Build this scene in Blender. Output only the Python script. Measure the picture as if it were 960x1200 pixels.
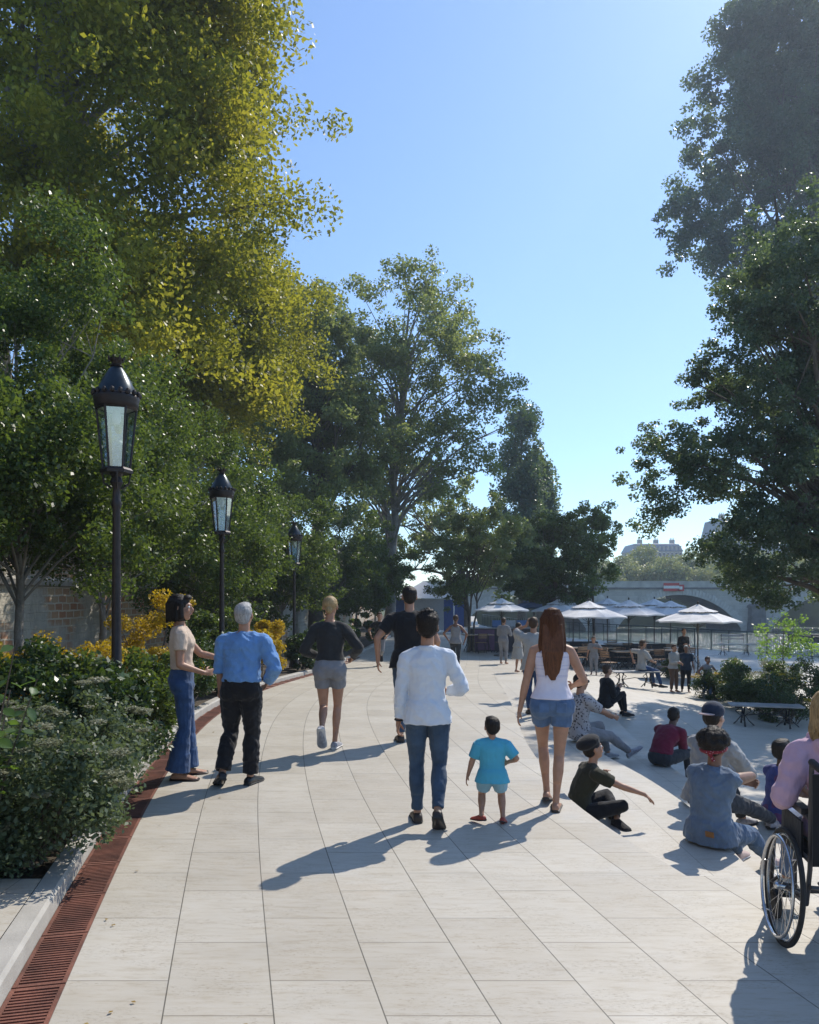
import bpy, bmesh, math, random
import numpy as np
from mathutils import Vector, Matrix
for o in list(bpy.data.objects): bpy.data.objects.remove(o)
scene = bpy.context.scene
COL = scene.collection
R = math.radians
PI = math.pi
# ------------------------------------------------------------------ camera
cam = bpy.data.cameras.new('camera'); camo = bpy.data.objects.new('camera', cam); COL.objects.link(camo)
camo.location = (0, 0, 1.8); camo.rotation_euler = (R(90), 0, 0)
cam.sensor_fit = 'HORIZONTAL'; cam.sensor_width = 36; cam.lens = 36*900/960
cam.shift_y = 100/960; cam.clip_start = 0.05; cam.clip_end = 6000
scene.camera = camo
# ------------------------------------------------------------------ light
SUN_EL, SUN_AZ = 45.5, 37.5          # azimuth: degrees right of the view direction (+Y)
w = bpy.data.worlds.new('World'); scene.world = w; w.use_nodes = True
nt = w.node_tree; bg = nt.nodes['Background']
sky = nt.nodes.new('ShaderNodeTexSky'); sky.sky_type = 'NISHITA'; sky.sun_disc = False
sky.sun_elevation = R(SUN_EL); sky.sun_rotation = R(SUN_AZ)
sky.air_density = 1.0; sky.dust_density = 0.35; sky.ozone_density = 1.2; sky.altitude = 50
tn = nt.nodes.new('ShaderNodeMix'); tn.data_type = 'RGBA'; tn.blend_type = 'MULTIPLY'; tn.inputs[0].default_value = 1; tn.inputs[7].default_value = (.79, .97, 1.17, 1)
nt.links.new(sky.outputs[0], tn.inputs[6]); nt.links.new(tn.outputs[2], bg.inputs[0]); bg.inputs[1].default_value = 0.145
sl = bpy.data.lights.new('sun', 'SUN'); sl.energy = 4.5; sl.angle = R(0.5); sl.color = (1, .93, .83)
so = bpy.data.objects.new('sun', sl); COL.objects.link(so)
sdir = Vector((math.sin(R(SUN_AZ))*math.cos(R(SUN_EL)), math.cos(R(SUN_AZ))*math.cos(R(SUN_EL)), math.sin(R(SUN_EL))))
so.rotation_euler = sdir.to_track_quat('Z', 'Y').to_euler()
vs = scene.view_settings; vs.view_transform = 'Standard'; vs.look = 'None'; vs.exposure = 0.23; vs.gamma = 1; vs.use_curve_mapping = False
scene.cycles.max_bounces = 6; scene.cycles.diffuse_bounces = 3; scene.cycles.glossy_bounces = 2
scene.cycles.transmission_bounces = 3; scene.cycles.transparent_max_bounces = 8
scene.cycles.caustics_reflective = False; scene.cycles.caustics_refractive = False
scene.cycles.sample_clamp_indirect = 6
# ------------------------------------------------------------------ tags and links
def tag(o, label=None, cat=None, group=None, kind=None):
    if label: o['label'] = label
    if cat: o['category'] = cat
    if group: o['group'] = group
    if kind: o['kind'] = kind
    return o
def empty(name, loc=(0, 0, 0), rz=0):
    o = bpy.data.objects.new(name, None); COL.objects.link(o); o.location = loc; o.rotation_euler = (0, 0, rz)
    o.empty_display_size = .1
    return o
def copy_tree(o, parent=None):
    c = o.copy(); COL.objects.link(c)
    if parent: c.parent = parent
    for ch in list(o.children): copy_tree(ch, c)
    return c
def link(name, me, mat=None, parent=None, smooth=False):
    o = bpy.data.objects.new(name, me); COL.objects.link(o)
    if mat: me.materials.append(mat)
    if parent: o.parent = parent
    if smooth: me.shade_smooth()
    return o
# ------------------------------------------------------------------ materials
MATS = {}
def newmat(name):
    m = bpy.data.materials.new(name); m.use_nodes = True
    return m, m.node_tree, m.node_tree.nodes['Principled BSDF']
def N(nt, t, **k):
    n = nt.nodes.new(t)
    for a, b in k.items(): setattr(n, a, b)
    return n
def L(nt, a, b): nt.links.new(a, b)
def mathn(nt, op, a, b=None, clamp=False):
    n = N(nt, 'ShaderNodeMath', operation=op, use_clamp=clamp)
    for i, v in enumerate((a, b)):
        if v is None: continue
        if isinstance(v, (int, float)): n.inputs[i].default_value = v
        else: L(nt, v, n.inputs[i])
    return n.outputs[0]
def noise(nt, scale, detail=4, vec=None, rough=.55, stretch=None):
    n = N(nt, 'ShaderNodeTexNoise'); n.inputs['Scale'].default_value = scale; n.inputs['Detail'].default_value = detail
    n.inputs['Roughness'].default_value = rough
    if vec is None:
        vec = N(nt, 'ShaderNodeTexCoord').outputs['Object']
    if stretch:
        mp = N(nt, 'ShaderNodeMapping'); mp.inputs['Scale'].default_value = stretch; L(nt, vec, mp.inputs[0]); vec = mp.outputs[0]
    L(nt, vec, n.inputs['Vector'])
    return n.outputs[0]
def ramp(nt, fac, stops):
    r = N(nt, 'ShaderNodeValToRGB'); e = r.color_ramp.elements
    while len(e) < len(stops): e.new(.5)
    for q, (p, c) in zip(e, stops):
        q.position = p; q.color = (*c, 1) if len(c) == 3 else c
    L(nt, fac, r.inputs[0]); return r.outputs[0]
def mixc(nt, fac, a, b, mode='MIX'):
    n = N(nt, 'ShaderNodeMix', data_type='RGBA', blend_type=mode)
    for s, v in ((0, fac), (6, a), (7, b)):
        if isinstance(v, (int, float)): n.inputs[s].default_value = v
        elif isinstance(v, tuple): n.inputs[s].default_value = (*v, 1)
        else: L(nt, v, n.inputs[s])
    return n.outputs[2]
def bump(nt, bs, h, strength=.3, dist=.01):
    b = N(nt, 'ShaderNodeBump'); b.inputs['Strength'].default_value = strength; b.inputs['Distance'].default_value = dist
    L(nt, h, b.inputs['Height']); L(nt, b.outputs[0], bs.inputs['Normal'])
def M(name, col, rough=.6, var=.15, scale=8, bscale=None, bstr=.2, metal=0, spec=.5, bdist=.01):
    if name in MATS: return MATS[name]
    m, nt, bs = newmat(name)
    f = noise(nt, scale, 5)
    a = tuple(c*(1-var) for c in col); b = tuple(min(1, c*(1+var)) for c in col)
    L(nt, ramp(nt, f, [(.3, a), (.7, b)]), bs.inputs['Base Color'])
    bs.inputs['Roughness'].default_value = rough; bs.inputs['Metallic'].default_value = metal
    bs.inputs['Specular IOR Level'].default_value = spec
    if bscale: bump(nt, bs, noise(nt, bscale, 4), bstr, bdist)
    MATS[name] = m; return m
def fabric(name, col, var=.12, fold=.5, weave=True, rough=.85, pattern=None):
    if name in MATS: return MATS[name]
    m, nt, bs = newmat(name)
    f = noise(nt, 9, 4)
    a = tuple(c*(1-var) for c in col); b = tuple(min(1, c*(1+var)) for c in col)
    c = ramp(nt, f, [(.3, a), (.7, b)])
    if pattern:
        kind, col2, sc, th = pattern
        v = N(nt, 'ShaderNodeTexVoronoi'); v.inputs['Scale'].default_value = sc
        co = N(nt, 'ShaderNodeTexCoord').outputs['Object']; 
        if kind == 'floral':
            wob = N(nt, 'ShaderNodeTexNoise'); wob.inputs['Scale'].default_value = sc*1.3; L(nt, co, wob.inputs['Vector'])
            mx = N(nt, 'ShaderNodeMix', data_type='VECTOR'); mx.inputs[0].default_value = .05; L(nt, co, mx.inputs[4]); L(nt, wob.outputs[1], mx.inputs[5]); co = mx.outputs[1]
        if kind == 'stripe':
            mp = N(nt, 'ShaderNodeMapping'); mp.inputs['Scale'].default_value = (.001, .001, 1); L(nt, co, mp.inputs[0]); co = mp.outputs[0]
        L(nt, co, v.inputs['Vector'])
        t = mathn(nt, 'LESS_THAN', v.outputs['Distance'], th)
        c = mixc(nt, t, c, col2)
    L(nt, c, bs.inputs['Base Color']); bs.inputs['Roughness'].default_value = rough
    bs.inputs['Specular IOR Level'].default_value = .2
    bs.inputs['Sheen Weight'].default_value = .15
    h1 = noise(nt, 11, 3, stretch=(1, 1, .45), rough=.6)
    h2 = noise(nt, 450, 2)
    h = mathn(nt, 'ADD', mathn(nt, 'MULTIPLY', h1, 1.0), mathn(nt, 'MULTIPLY', h2, .02))
    bump(nt, bs, h, fold, .035)
    MATS[name] = m; return m
def leafmat(name, stops, trans=(.30, .36, .04), tw=.35, rough=.42, spec=.45, nscale=.6):
    if name in MATS: return MATS[name]
    m, nt, bs = newmat(name)
    at = N(nt, 'ShaderNodeAttribute', attribute_name='tint')
    big = noise(nt, nscale, 3)
    f = mathn(nt, 'ADD', mathn(nt, 'MULTIPLY', at.outputs['Fac'], .55), mathn(nt, 'MULTIPLY', mathn(nt, 'SUBTRACT', big, .28), 1.0), True)
    c = ramp(nt, f, stops)
    L(nt, c, bs.inputs['Base Color']); bs.inputs['Roughness'].default_value = rough; bs.inputs['Specular IOR Level'].default_value = spec
    tr = N(nt, 'ShaderNodeBsdfTranslucent'); L(nt, mixc(nt, .6, c, trans), tr.inputs[0])
    ms = N(nt, 'ShaderNodeMixShader'); ms.inputs[0].default_value = tw
    L(nt, bs.outputs[0], ms.inputs[1]); L(nt, tr.outputs[0], ms.inputs[2]); L(nt, ms.outputs[0], nt.nodes['Material Output'].inputs[0])
    MATS[name] = m; return m
# ------------------------------------------------------------------ mesh builder
class MB:
    def __init__(s): s.v = []; s.f = []
    def add(s, vs, fs):
        b = len(s.v); s.v += [tuple(map(float, p)) for p in vs]; s.f += [tuple(b+i for i in f) for f in fs]; return s
    def box(s, c, size, rz=0, rx=0, ry=0, taper=1):
        hx, hy, hz = (k/2 for k in size)
        m = Matrix.Rotation(rz, 3, 'Z') @ Matrix.Rotation(ry, 3, 'Y') @ Matrix.Rotation(rx, 3, 'X')
        vs = []
        for z, t in ((-hz, 1), (hz, taper)):
            for x, y in ((-hx, -hy), (hx, -hy), (hx, hy), (-hx, hy)):
                vs.append(m @ Vector((x*t, y*t, z)) + Vector(c))
        return s.add(vs, [(3, 2, 1, 0), (4, 5, 6, 7), (0, 1, 5, 4), (1, 2, 6, 5), (2, 3, 7, 6), (3, 0, 4, 7)])
    def rings(s, rings, cap=True, closed=False):
        n = len(rings[0]); vs = [p for r in rings for p in r]; fs = []
        m = len(rings)
        for i in range(m if closed else m-1):
            a, b = i*n, ((i+1) % m)*n
            for j in range(n):
                k = (j+1) % n; fs.append((a+j, a+k, b+k, b+j))
        if cap and not closed:
            fs.append(tuple(range(n-1, -1, -1))); fs.append(tuple((m-1)*n+i for i in range(n)))
        return s.add(vs, fs)
    def tube(s, pts, rad, n=8, round_end=False, closed=False, flat=None):
        pts = [Vector(p) for p in pts]
        if isinstance(rad, (int, float)): rad = [rad]*len(pts)
        rad = list(rad)
        if round_end:
            d0 = (pts[0]-pts[1]).normalized(); d1 = (pts[-1]-pts[-2]).normalized()
            pp = []; rr = []
            for a in (80, 55, 28):
                pp.append(pts[0]+d0*rad[0]*math.sin(R(a))); rr.append(rad[0]*math.cos(R(a)))
            pp += pts; rr += rad
            for a in (28, 55, 80):
                pp.append(pts[-1]+d1*rad[-1]*math.sin(R(a))); rr.append(rad[-1]*math.cos(R(a)))
            pts, rad = pp, rr
        rings = []; prev = None
        for i, p in enumerate(pts):
            if closed: t = pts[(i+1) % len(pts)]-pts[i-1]
            else: t = pts[min(i+1, len(pts)-1)]-pts[max(i-1, 0)]
            t.normalize()
            if prev is None:
                u = Vector((1, 0, 0)) if abs(t.x) < .8 else Vector((0, 1, 0))
            else: u = prev
            u = (u - t*u.dot(t)).normalized(); prev = u; v = t.cross(u)
            fx = flat if flat else 1
            rings.append([p + u*math.cos(2*PI*j/n)*rad[i] + v*math.sin(2*PI*j/n)*rad[i]*fx for j in range(n)])
        return s.rings(rings, True, closed)
    def lathe(s, prof, c=(0, 0, 0), n=16, rot=0, m=None):
        rings = []
        for r, z in prof:
            ring = []
            for j in range(n):
                a = 2*PI*j/n+rot; p = Vector((math.cos(a)*r, math.sin(a)*r, z))
                if m: p = m @ p
                ring.append(p+Vector(c))
            rings.append(ring)
        return s.rings(rings)
    def ell(s, c, r, m=None, n=14, k=8):
        rings = []
        for i in range(k+1):
            a = -PI/2 + PI*(i+.0)/k
            a = max(-PI/2+.08, min(PI/2-.08, a))
            ring = []
            for j in range(n):
                b = 2*PI*j/n
                p = Vector((r[0]*math.cos(a)*math.cos(b), r[1]*math.cos(a)*math.sin(b), r[2]*math.sin(a)))
                if m: p = m @ p
                ring.append(p+Vector(c))
            rings.append(ring)
        return s.rings(rings)
    def mesh(s, name='m'):
        me = bpy.data.meshes.new(name); me.from_pydata(s.v, [], s.f); me.update(); return me
    def build(s, name, mat, parent=None, smooth=False, bevel=0):
        me = s.mesh(name); o = link(name, me, mat, parent)
        if smooth:
            me.shade_smooth()
            try: me.set_sharp_from_angle(angle=R(40))
            except Exception: pass
        if bevel:
            b = o.modifiers.new('b', 'BEVEL'); b.width = bevel; b.segments = 2; b.limit_method = 'ANGLE'
        return o
def sm(a, b, x):
    t = min(1, max(0, (x-a)/(b-a))); return t*t*(3-2*t)
def interp(pts, y):            # pts: (X, D) list with D increasing -> X, smooth (monotone Catmull)
    n = len(pts)
    if y <= pts[0][1]: i = 0
    elif y >= pts[-1][1]: i = n-2
    else:
        i = 0
        while pts[i+1][1] < y: i += 1
    p0 = pts[max(i-1, 0)]; p1 = pts[i]; p2 = pts[i+1]; p3 = pts[min(i+2, n-1)]
    h = p2[1]-p1[1]; t = (y-p1[1])/h
    m1 = (p2[0]-p0[0])/(p2[1]-p0[1]); m2 = (p3[0]-p1[0])/(p3[1]-p1[1])
    if t < 0: return p1[0]+m1*(y-p1[1])
    if t > 1: return p2[0]+m2*(y-p2[1])
    return (2*t**3-3*t*t+1)*p1[0]+(t**3-2*t*t+t)*h*m1+(-2*t**3+3*t*t)*p2[0]+(t**3-t*t)*h*m2
GUT = [(-.26, -2), (-.78, 0), (-1.52, 3.24), (-1.83, 4.52), (-2.13, 5.93), (-2.40, 7.2), (-2.82, 10.1), (-3.06, 12.6), (-3.1, 16.7), (-2.75, 21.6), (-2.1, 28), (-1.5, 36), (-.6, 50), (.3, 70), (1, 95)]
E1 = [(1.8, 4.9), (1.55, 6), (1.42, 7), (1.42, 8.5), (1.48, 10), (1.75, 13), (2.3, 20)]
E2 = [(2.8, 4.9), (2.68, 6), (2.84, 7.5), (2.80, 9), (2.64, 10.5), (2.70, 12), (2.85, 14), (3.2, 20)]
E3 = [(4.2, 4.9), (4.05, 6.2), (3.98, 7.5), (3.92, 9), (3.8, 10.5), (3.85, 12), (4.0, 14), (4.2, 20)]
FEN = [(26, 12), (24, 20), (20.5, 30), (18, 36), (15.5, 43), (11.5, 52), (8.5, 62), (6.5, 80), (6, 95)]
YC = 4.95
_gy = np.arange(-6, 110, .25); _gr = np.array([interp(GUT, float(q)) for q in _gy])
_kw = np.exp(-.5*(np.arange(-12, 13)*.25/1.1)**2); _kw /= _kw.sum()
_gs = np.convolve(np.pad(_gr, 12, mode='reflect', reflect_type='odd'), _kw, 'valid')
_gs = np.convolve(np.pad(_gs, 12, mode='reflect', reflect_type='odd'), _kw, 'valid')
def gx(y): return float(np.interp(y, _gy, _gs))
def zp(y): return -.55*sm(9, 28, y)
def zq(x, y):
    wv = sm(13, 20, y)*(1-sm(3, 9, x)); return -1*(1-wv)+zp(y)*wv
def tread(i, y): return zp(y)*(1-i/3)+zq(interp(E3, y), y)*i/3
def gz(x, y):
    if y < YC: return 0.
    if x < interp(E1, y) : return zp(y)
    if y < 20:
        if x < interp(E2, y): return tread(1, y)
        if x < interp(E3, y): return tread(2, y)
    return zq(x, y)
def at(px, py, z=None, D=None):
    """photo pixel on the ground -> world point"""
    if D is not None:
        X = (px-480)/900*D; return X, D, (gz(X, D) if z is None else z)
    lo, hi = 1.5, 120
    for _ in range(50):
        mid = (lo+hi)/2; X = (px-480)/900*mid; zz = gz(X, mid) if z is None else z
        if 700+(1.8-zz)*900/mid > py: lo = mid
        else: hi = mid
    X = (px-480)/900*lo
    return X, lo, (gz(X, lo) if z is None else z)
# ------------------------------------------------------------------ setting materials
def stone_mat(name, joints=True, uvscale=(1, 1), base=((.46, .425, .36), (.53, .50, .435)), streak=.42, strips=True):
    m, nt, bs = newmat(name)
    uv = N(nt, 'ShaderNodeUVMap').outputs[0]
    # u across, v along. brick rows run across v: swap
    mp = N(nt, 'ShaderNodeMapping'); mp.inputs['Rotation'].default_value = (0, 0, R(90)); L(nt, uv, mp.inputs[0])
    br = N(nt, 'ShaderNodeTexBrick'); L(nt, mp.outputs[0], br.inputs['Vector'])
    br.inputs['Scale'].default_value = 1; br.inputs['Brick Width'].default_value = .72*uvscale[1]; br.inputs['Row Height'].default_value = .465*uvscale[0]
    br.inputs['Mortar Size'].default_value = 0.0034 if strips else .003; br.inputs['Mortar Smooth'].default_value = .2; br.offset = .43; br.inputs['Bias'].default_value = -.1
    br.inputs['Color1'].default_value = (*base[0], 1); br.inputs['Color2'].default_value = (*base[1], 1); br.inputs['Mortar'].default_value = (.22, .20, .165, 1)
    col = br.outputs[0]
    if strips:
        sx_ = N(nt, 'ShaderNodeSeparateXYZ'); L(nt, uv, sx_.inputs[0])
        fr_ = mathn(nt, 'ABSOLUTE', mathn(nt, 'SUBTRACT', mathn(nt, 'FRACT', mathn(nt, 'ADD', mathn(nt, 'DIVIDE', sx_.outputs[0], .465), .5)), .5))
        col = mixc(nt, mathn(nt, 'LESS_THAN', fr_, .0068), col, (.13, .12, .10))
    # soft clouding
    big = noise(nt, 1.1, 5, uv)
    col = mixc(nt, .55, col, ramp(nt, big, [(.3, (.80, .78, .74)), (.68, (1., 1., 1.))]), 'MULTIPLY')
    # travertine bands across the walk
    st = noise(nt, 1.0, 8, uv, .72, stretch=(5, 26, 1))
    col = mixc(nt, streak, col, ramp(nt, st, [(.36, (.62, .53, .40)), (.46, (.90, .86, .79)), (.58, (1, 1, 1))]), 'MULTIPLY')
    pit = noise(nt, 1.0, 6, uv, .8, stretch=(30, 120, 1))
    msk = noise(nt, 1.0, 3, uv, .6, stretch=(2, 6, 1))
    pf = mathn(nt, 'MULTIPLY', mathn(nt, 'LESS_THAN', pit, .432), mathn(nt, 'GREATER_THAN', msk, .5))
    col = mixc(nt, mathn(nt, 'MULTIPLY', pf, .85), col, (.30, .255, .19))
    stain = noise(nt, .7, 6, uv, .65)
    col = mixc(nt, mathn(nt, 'MULTIPLY', ramp(nt, stain, [(.58, (0, 0, 0)), (.72, (1, 1, 1))]), .4), col, (.42, .34, .24))
    L(nt, col, bs.inputs['Base Color'])
    rg = ramp(nt, noise(nt, 3, 4, uv), [(.3, (.45,)*3), (.7, (.7,)*3)]); L(nt, rg, bs.inputs['Roughness'])
    h = mathn(nt, 'SUBTRACT', mathn(nt, 'MULTIPLY', br.outputs['Fac'], -1.0), mathn(nt, 'MULTIPLY', pf, .5))
    h = mathn(nt, 'ADD', h, mathn(nt, 'MULTIPLY', st, .3))
    bump(nt, bs, h, .35, .004)
    return m
def brickwall_mat():
    m, nt, bs = newmat('rubble_brick')
    uv = N(nt, 'ShaderNodeUVMap').outputs[0]
    wob = noise(nt, 3, 3, uv)
    br = N(nt, 'ShaderNodeTexBrick'); 
    mx = N(nt, 'ShaderNodeVectorMath', operation='ADD'); L(nt, uv, mx.inputs[0])
    cv = N(nt, 'ShaderNodeCombineXYZ'); L(nt, mathn(nt, 'MULTIPLY', wob, .08), cv.inputs[0]); L(nt, mathn(nt, 'MULTIPLY', wob, .06), cv.inputs[1]); L(nt, cv.outputs[0], mx.inputs[1])
    L(nt, mx.outputs[0], br.inputs['Vector'])
    br.inputs['Scale'].default_value = 1; br.inputs['Brick Width'].default_value = .34; br.inputs['Row Height'].default_value = .17
    br.inputs['Mortar Size'].default_value = .022; br.inputs['Mortar Smooth'].default_value = .3
    br.inputs['Color1'].default_value = (.42, .2, .11, 1); br.inputs['Color2'].default_value = (.50, .36, .22, 1); br.inputs['Mortar'].default_value = (.62, .54, .42, 1)
    plaster = ramp(nt, noise(nt, 1.6, 8, uv, .7, stretch=(1, .35, 1)), [(.3, (.26, .25, .22)), (.5, (.5, .46, .38)), (.7, (.62, .57, .47))])
    mk = ramp(nt, noise(nt, .45, 5, uv, .6), [(.46, (0, 0, 0)), (.52, (1, 1, 1))])
    col = mixc(nt, mk, br.outputs[0], plaster)
    L(nt, col, bs.inputs['Base Color']); bs.inputs['Roughness'].default_value = .9
    bump(nt, bs, mathn(nt, 'ADD', mathn(nt, 'MULTIPLY', br.outputs['Fac'], -1.), noise(nt, 14, 6, uv)), .8, .03)
    return m
def sheet(name, rows, mat, uvs=None, parent=None, smooth=True):
    """rows: list of rows of points, uvs same layout"""
    n = len(rows[0]); vs = [p for r in rows for p in r]; fs = []
    for i in range(len(rows)-1):
        for j in range(n-1): a = i*n+j; fs.append((a, a+1, a+n+1, a+n))
    me = bpy.data.meshes.new(name); me.from_pydata([tuple(p) for p in vs], [], fs)
    if uvs:
        fl = [p for r in uvs for p in r]; ul = me.uv_layers.new(name='UVMap')
        idx = np.empty(len(me.loops), dtype=np.int32); me.loops.foreach_get('vertex_index', idx)
        ul.data.foreach_set('uv', np.array(fl, dtype=np.float32)[idx].ravel())
    me.update(); o = link(name, me, mat, parent)
    if smooth: me.shade_smooth()
    return o
stone = stone_mat('travertine_paving')
stone2 = stone_mat('plaza_paving', strips=False, base=((.47, .44, .38), (.52, .49, .43)), streak=.4, uvscale=(2.5, 2.5))
curbm = M('pale_kerb_stone', (.38, .36, .32), .75, .12, 6, 60, .25)
ys = [-3+.25*i for i in range(32)] + [5+.3*i for i in range(84)] + [30.2+1.5*i for i in range(44)]
arc = {}; s_ = 0; py_ = None
for y in ys:
    if py_ is not None: s_ += math.hypot(y-py_, gx(y)-gx(py_))
    arc[y] = s_; py_ = y
def cosf(y):
    d = (gx(y+.1)-gx(y-.1))/.2; return 1/math.sqrt(1+d*d)
# promenade: the curved upper walk
rows, uvs = [], []
for y in ys:
    xr = interp(E1, max(y, YC)) if y > YC else 14
    r_, u_ = [], []
    for j in range(15):
        x = gx(y)+(xr-gx(y))*j/14 if y > YC else gx(y)+(xr-gx(y))*(j/14)
        r_.append((x, y, zp(y)+.004)); u_.append(((x-gx(y))*cosf(y), arc[y]))
    rows.append(r_); uvs.append(u_)
ic = next(i for i, y in enumerate(ys) if y > YC)
def rowat(y, xr, nz=0):
    r_, u_ = [], []
    for j in range(15):
        x = gx(y)+(xr-gx(y))*j/14; r_.append((x, y, zp(y)+.004)); u_.append(((x-gx(y))*cosf(y), arc[ys[ic]]-(ys[ic]-y)))
    return r_, u_
a1, b1 = rowat(YC, 14); a2, b2 = rowat(YC+.001, interp(E1, YC))
tag(sheet('promenade', rows[:ic]+[a1], stone, uvs[:ic]+[b1]), kind='structure')
tag(sheet('promenade', [a2]+rows[ic:], stone, [b2]+uvs[ic:]), kind='structure')
# treads and risers
for i, (A, B) in enumerate(((E1, E2), (E2, E3)), 1):
    yy = [YC]+[y for y in ys if YC < y <= 20]
    rows, uvs = [], []
    for y in yy:
        xa, xb = interp(A, y), interp(B, y); z = tread(i, y)+.002*(3-i)
        rows.append([(xa+(xb-xa)*j/4, y, z) for j in range(5)]+[(xb, y, -1.4)])
        uvs.append([((xa+(xb-xa)*j/4), y*.7) for j in range(5)]+[(xb+.3, y*.7)])
    tag(sheet('terrace_step', rows, stone2, uvs, smooth=False), kind='structure')
rows = [[(interp(E1, y), y, zp(y)+.004), (interp(E1, y), y, -1.4)] for y in [YC]+[y for y in ys if YC < y <= 20]]
tag(sheet('step_riser', rows, curbm, smooth=False), kind='structure')
tag(sheet('step_riser', [[(interp(E1, YC), YC, .004), (14, YC, .004)], [(interp(E1, YC), YC, -1.4), (14, YC, -1.4)]], curbm, smooth=False), kind='structure')
rows, uvs = [], []
for y in [YC-.3, YC]+[y for y in ys if y > YC]:
    xa, xb = max(gx(y), -4)-.3, interp(FEN, max(y, 12))
    xs = [xa+(xb-xa)*j/40 for j in range(41)]
    rows.append([(x, y, zq(x, y)-.004) for x in xs]); uvs.append([(x*.6+7, y*.9) for x in xs])
tag(sheet('plaza', rows, stone2, uvs), kind='structure')
# quay wall face under the railing
qy = [10+1.5*i for i in range(57)]
tag(sheet('quay_wall', [[(interp(FEN, y)+.01, y, zq(interp(FEN, y), y)), (interp(FEN, y)+.01, y, -5)] for y in qy], curbm, smooth=False), 'pale stone quay face dropping from the railing to the river', 'quay wall')
# water
m, nt, bs = newmat('river_water')
bs.inputs['Base Color'].default_value = (.09, .13, .10, 1); bs.inputs['Roughness'].default_value = .12; bs.inputs['IOR'].default_value = 1.33
h = mathn(nt, 'ADD', noise(nt, .9, 5, stretch=(1, 2.0, 1), rough=.62), mathn(nt, 'MULTIPLY', noise(nt, 4, 3), .3)); bump(nt, bs, h, 1, .35)
tag(sheet('river_water', [[(-400, -200, -3.4), (900, -200, -3.4)], [(-400, 2500, -3.4), (900, 2500, -3.4)]], m), kind='structure')
# soil bed, kerb, gutter
soil = M('dark_soil', (.07, .055, .038), .95, .35, 5, 40, .8, bdist=.03)
rows = []
for y in ys:
    rows.append([(gx(y)-.37-5.2*j/5, y, zp(y)+.06+.03*math.sin(j*2+y)) for j in range(6)])
tag(sheet('planting_bed', rows, soil), kind='structure')
kb = []
for y in ys:
    x = gx(y)-.235
    kb.append([(x, y, zp(y)-.1), (x-.012, y, zp(y)+.085), (x-.03, y, zp(y)+.105), (x-.135, y, zp(y)+.11), (x-.145, y, zp(y)+.0)])
tag(sheet('bed_kerb', kb, curbm, smooth=False), kind='structure')
tag(sheet('promenade', [[(x, y, .114) for x in (-4.6, -3.4, -2.45, gx(y)-.372)] for y in (-1., 0, 1., 2., 3.0, 3.8, 4.6)], stone2, [[(x, y) for x in (-4.6, -3.4, -2.45, gx(y)-.372)] for y in (-1., 0, 1., 2., 3., 3.8, 4.6)]), kind='structure')
tag(sheet('gutter_channel', [[(gx(y)-.235, y, zp(y)-.03), (gx(y), y, zp(y)-.03)] for y in ys], M('gutter_dark', (.03, .02, .018), .8)), kind='structure')
rust = M('rusted_grating', (.155, .058, .036), .75, .45, 5, 60, .4)
def grate(y0, y1, bars):
    b = MB(); yc = (y0+y1)/2; x0 = gx(yc); ang = math.atan2(-(gx(y1)-gx(y0)), y1-y0)
    z = zp(yc); ln = (y1-y0)/math.cos(ang)-.012
    c = Vector((x0-.1175, yc, z))
    rot = Matrix.Rotation(ang, 3, 'Z')
    def bx(lx, ly, sx, sy): b.box(c+rot @ Vector((lx, ly, -.004)), (sx, sy, .02), rz=ang)
    bx(-.106, 0, .02, ln); bx(.106, 0, .02, ln); bx(0, ln/2-.012, .19, .024); bx(0, -ln/2+.012, .19, .024)
    if bars:
        n = int((ln-.06)/.026)
        for k in range(n): bx(0, -ln/2+.034+(ln-.068)*(k+.5)/n, .194, .013)
    else: b.box(c+rot @ Vector((0, 0, -.01)), (.194, ln-.04, .012), rz=ang)
    o = b.build('drain_grate', rust)
    return o
y = 3.0; k = 0
while y < 30:
    ln = .56; o = grate(y, y+ln*cosf(y), True if y < 13 else False)
    ordn = ['first', 'second', 'third', 'fourth', 'fifth', 'sixth', 'seventh', 'eighth', 'ninth', 'tenth', 'eleventh', 'twelfth']
    tag(o, ordn[k]+' rusty slotted drain grate of the gutter, counted from the lower left corner' if k < 12 else 'rusty drain grate of the far, narrow-looking stretch of the gutter', 'drain grate', 'drain grates along the gutter'); y += ln*cosf(y); k += 1
# far bank and street behind the left wall
grass = M('far_grass', (.07, .09, .035), .95, .3, .5)
tag(sheet('far_bank', [[(-300, 136, -3.6), (900, 136, -3.6)], [(-300, 138, 1.5), (900, 138, 1.5)], [(-600, 3000, 3), (1500, 3000, 3)]], grass, smooth=False), kind='structure')
tag(sheet('far_bank', [[(-300, 97, -3.6), (6, 97, -3.6)], [(-300, 97, -.55), (5, 97, -.55)], [(-300, 137, -.55), (5, 137, -.55)]], grass, smooth=False), kind='structure')
WALL = 4.6; 
def wx(y): return gx(y)-WALL
wallm = brickwall_mat()
wroot = empty('quay_retaining_wall', (-8, 12, 0)); tag(wroot, 'high weathered brick and stone retaining wall behind the planting on the left', 'wall')
def wloc(x, y, z): return (x+8, y-12, z)
yw = [-4+1.*i for i in range(100)]
sheet('wall_face', [[wloc(wx(y), y, z) for z in (-1, 0, 2.0, 4.9)] for y in yw], wallm, [[(y, z) for z in (-1, 0, 2.0, 4.9)] for y in yw], wroot, smooth=False)
b = MB()
prof = [(0.002, 2.02), (.10, 2.05), (.13, 2.16), (.10, 2.22), (.002, 2.24)]
sheet('string_course', [[wloc(wx(y)+a, y, z) for a, z in prof] for y in yw], curbm, None, wroot, smooth=False)
sheet('coping', [[wloc(wx(y)+a, y, z) for a, z in [(.0, 4.9), (.12, 4.9), (.12, 5.1), (-.4, 5.1), (-.4, 4.8)]] for y in yw], curbm, None, wroot, smooth=False)
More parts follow.
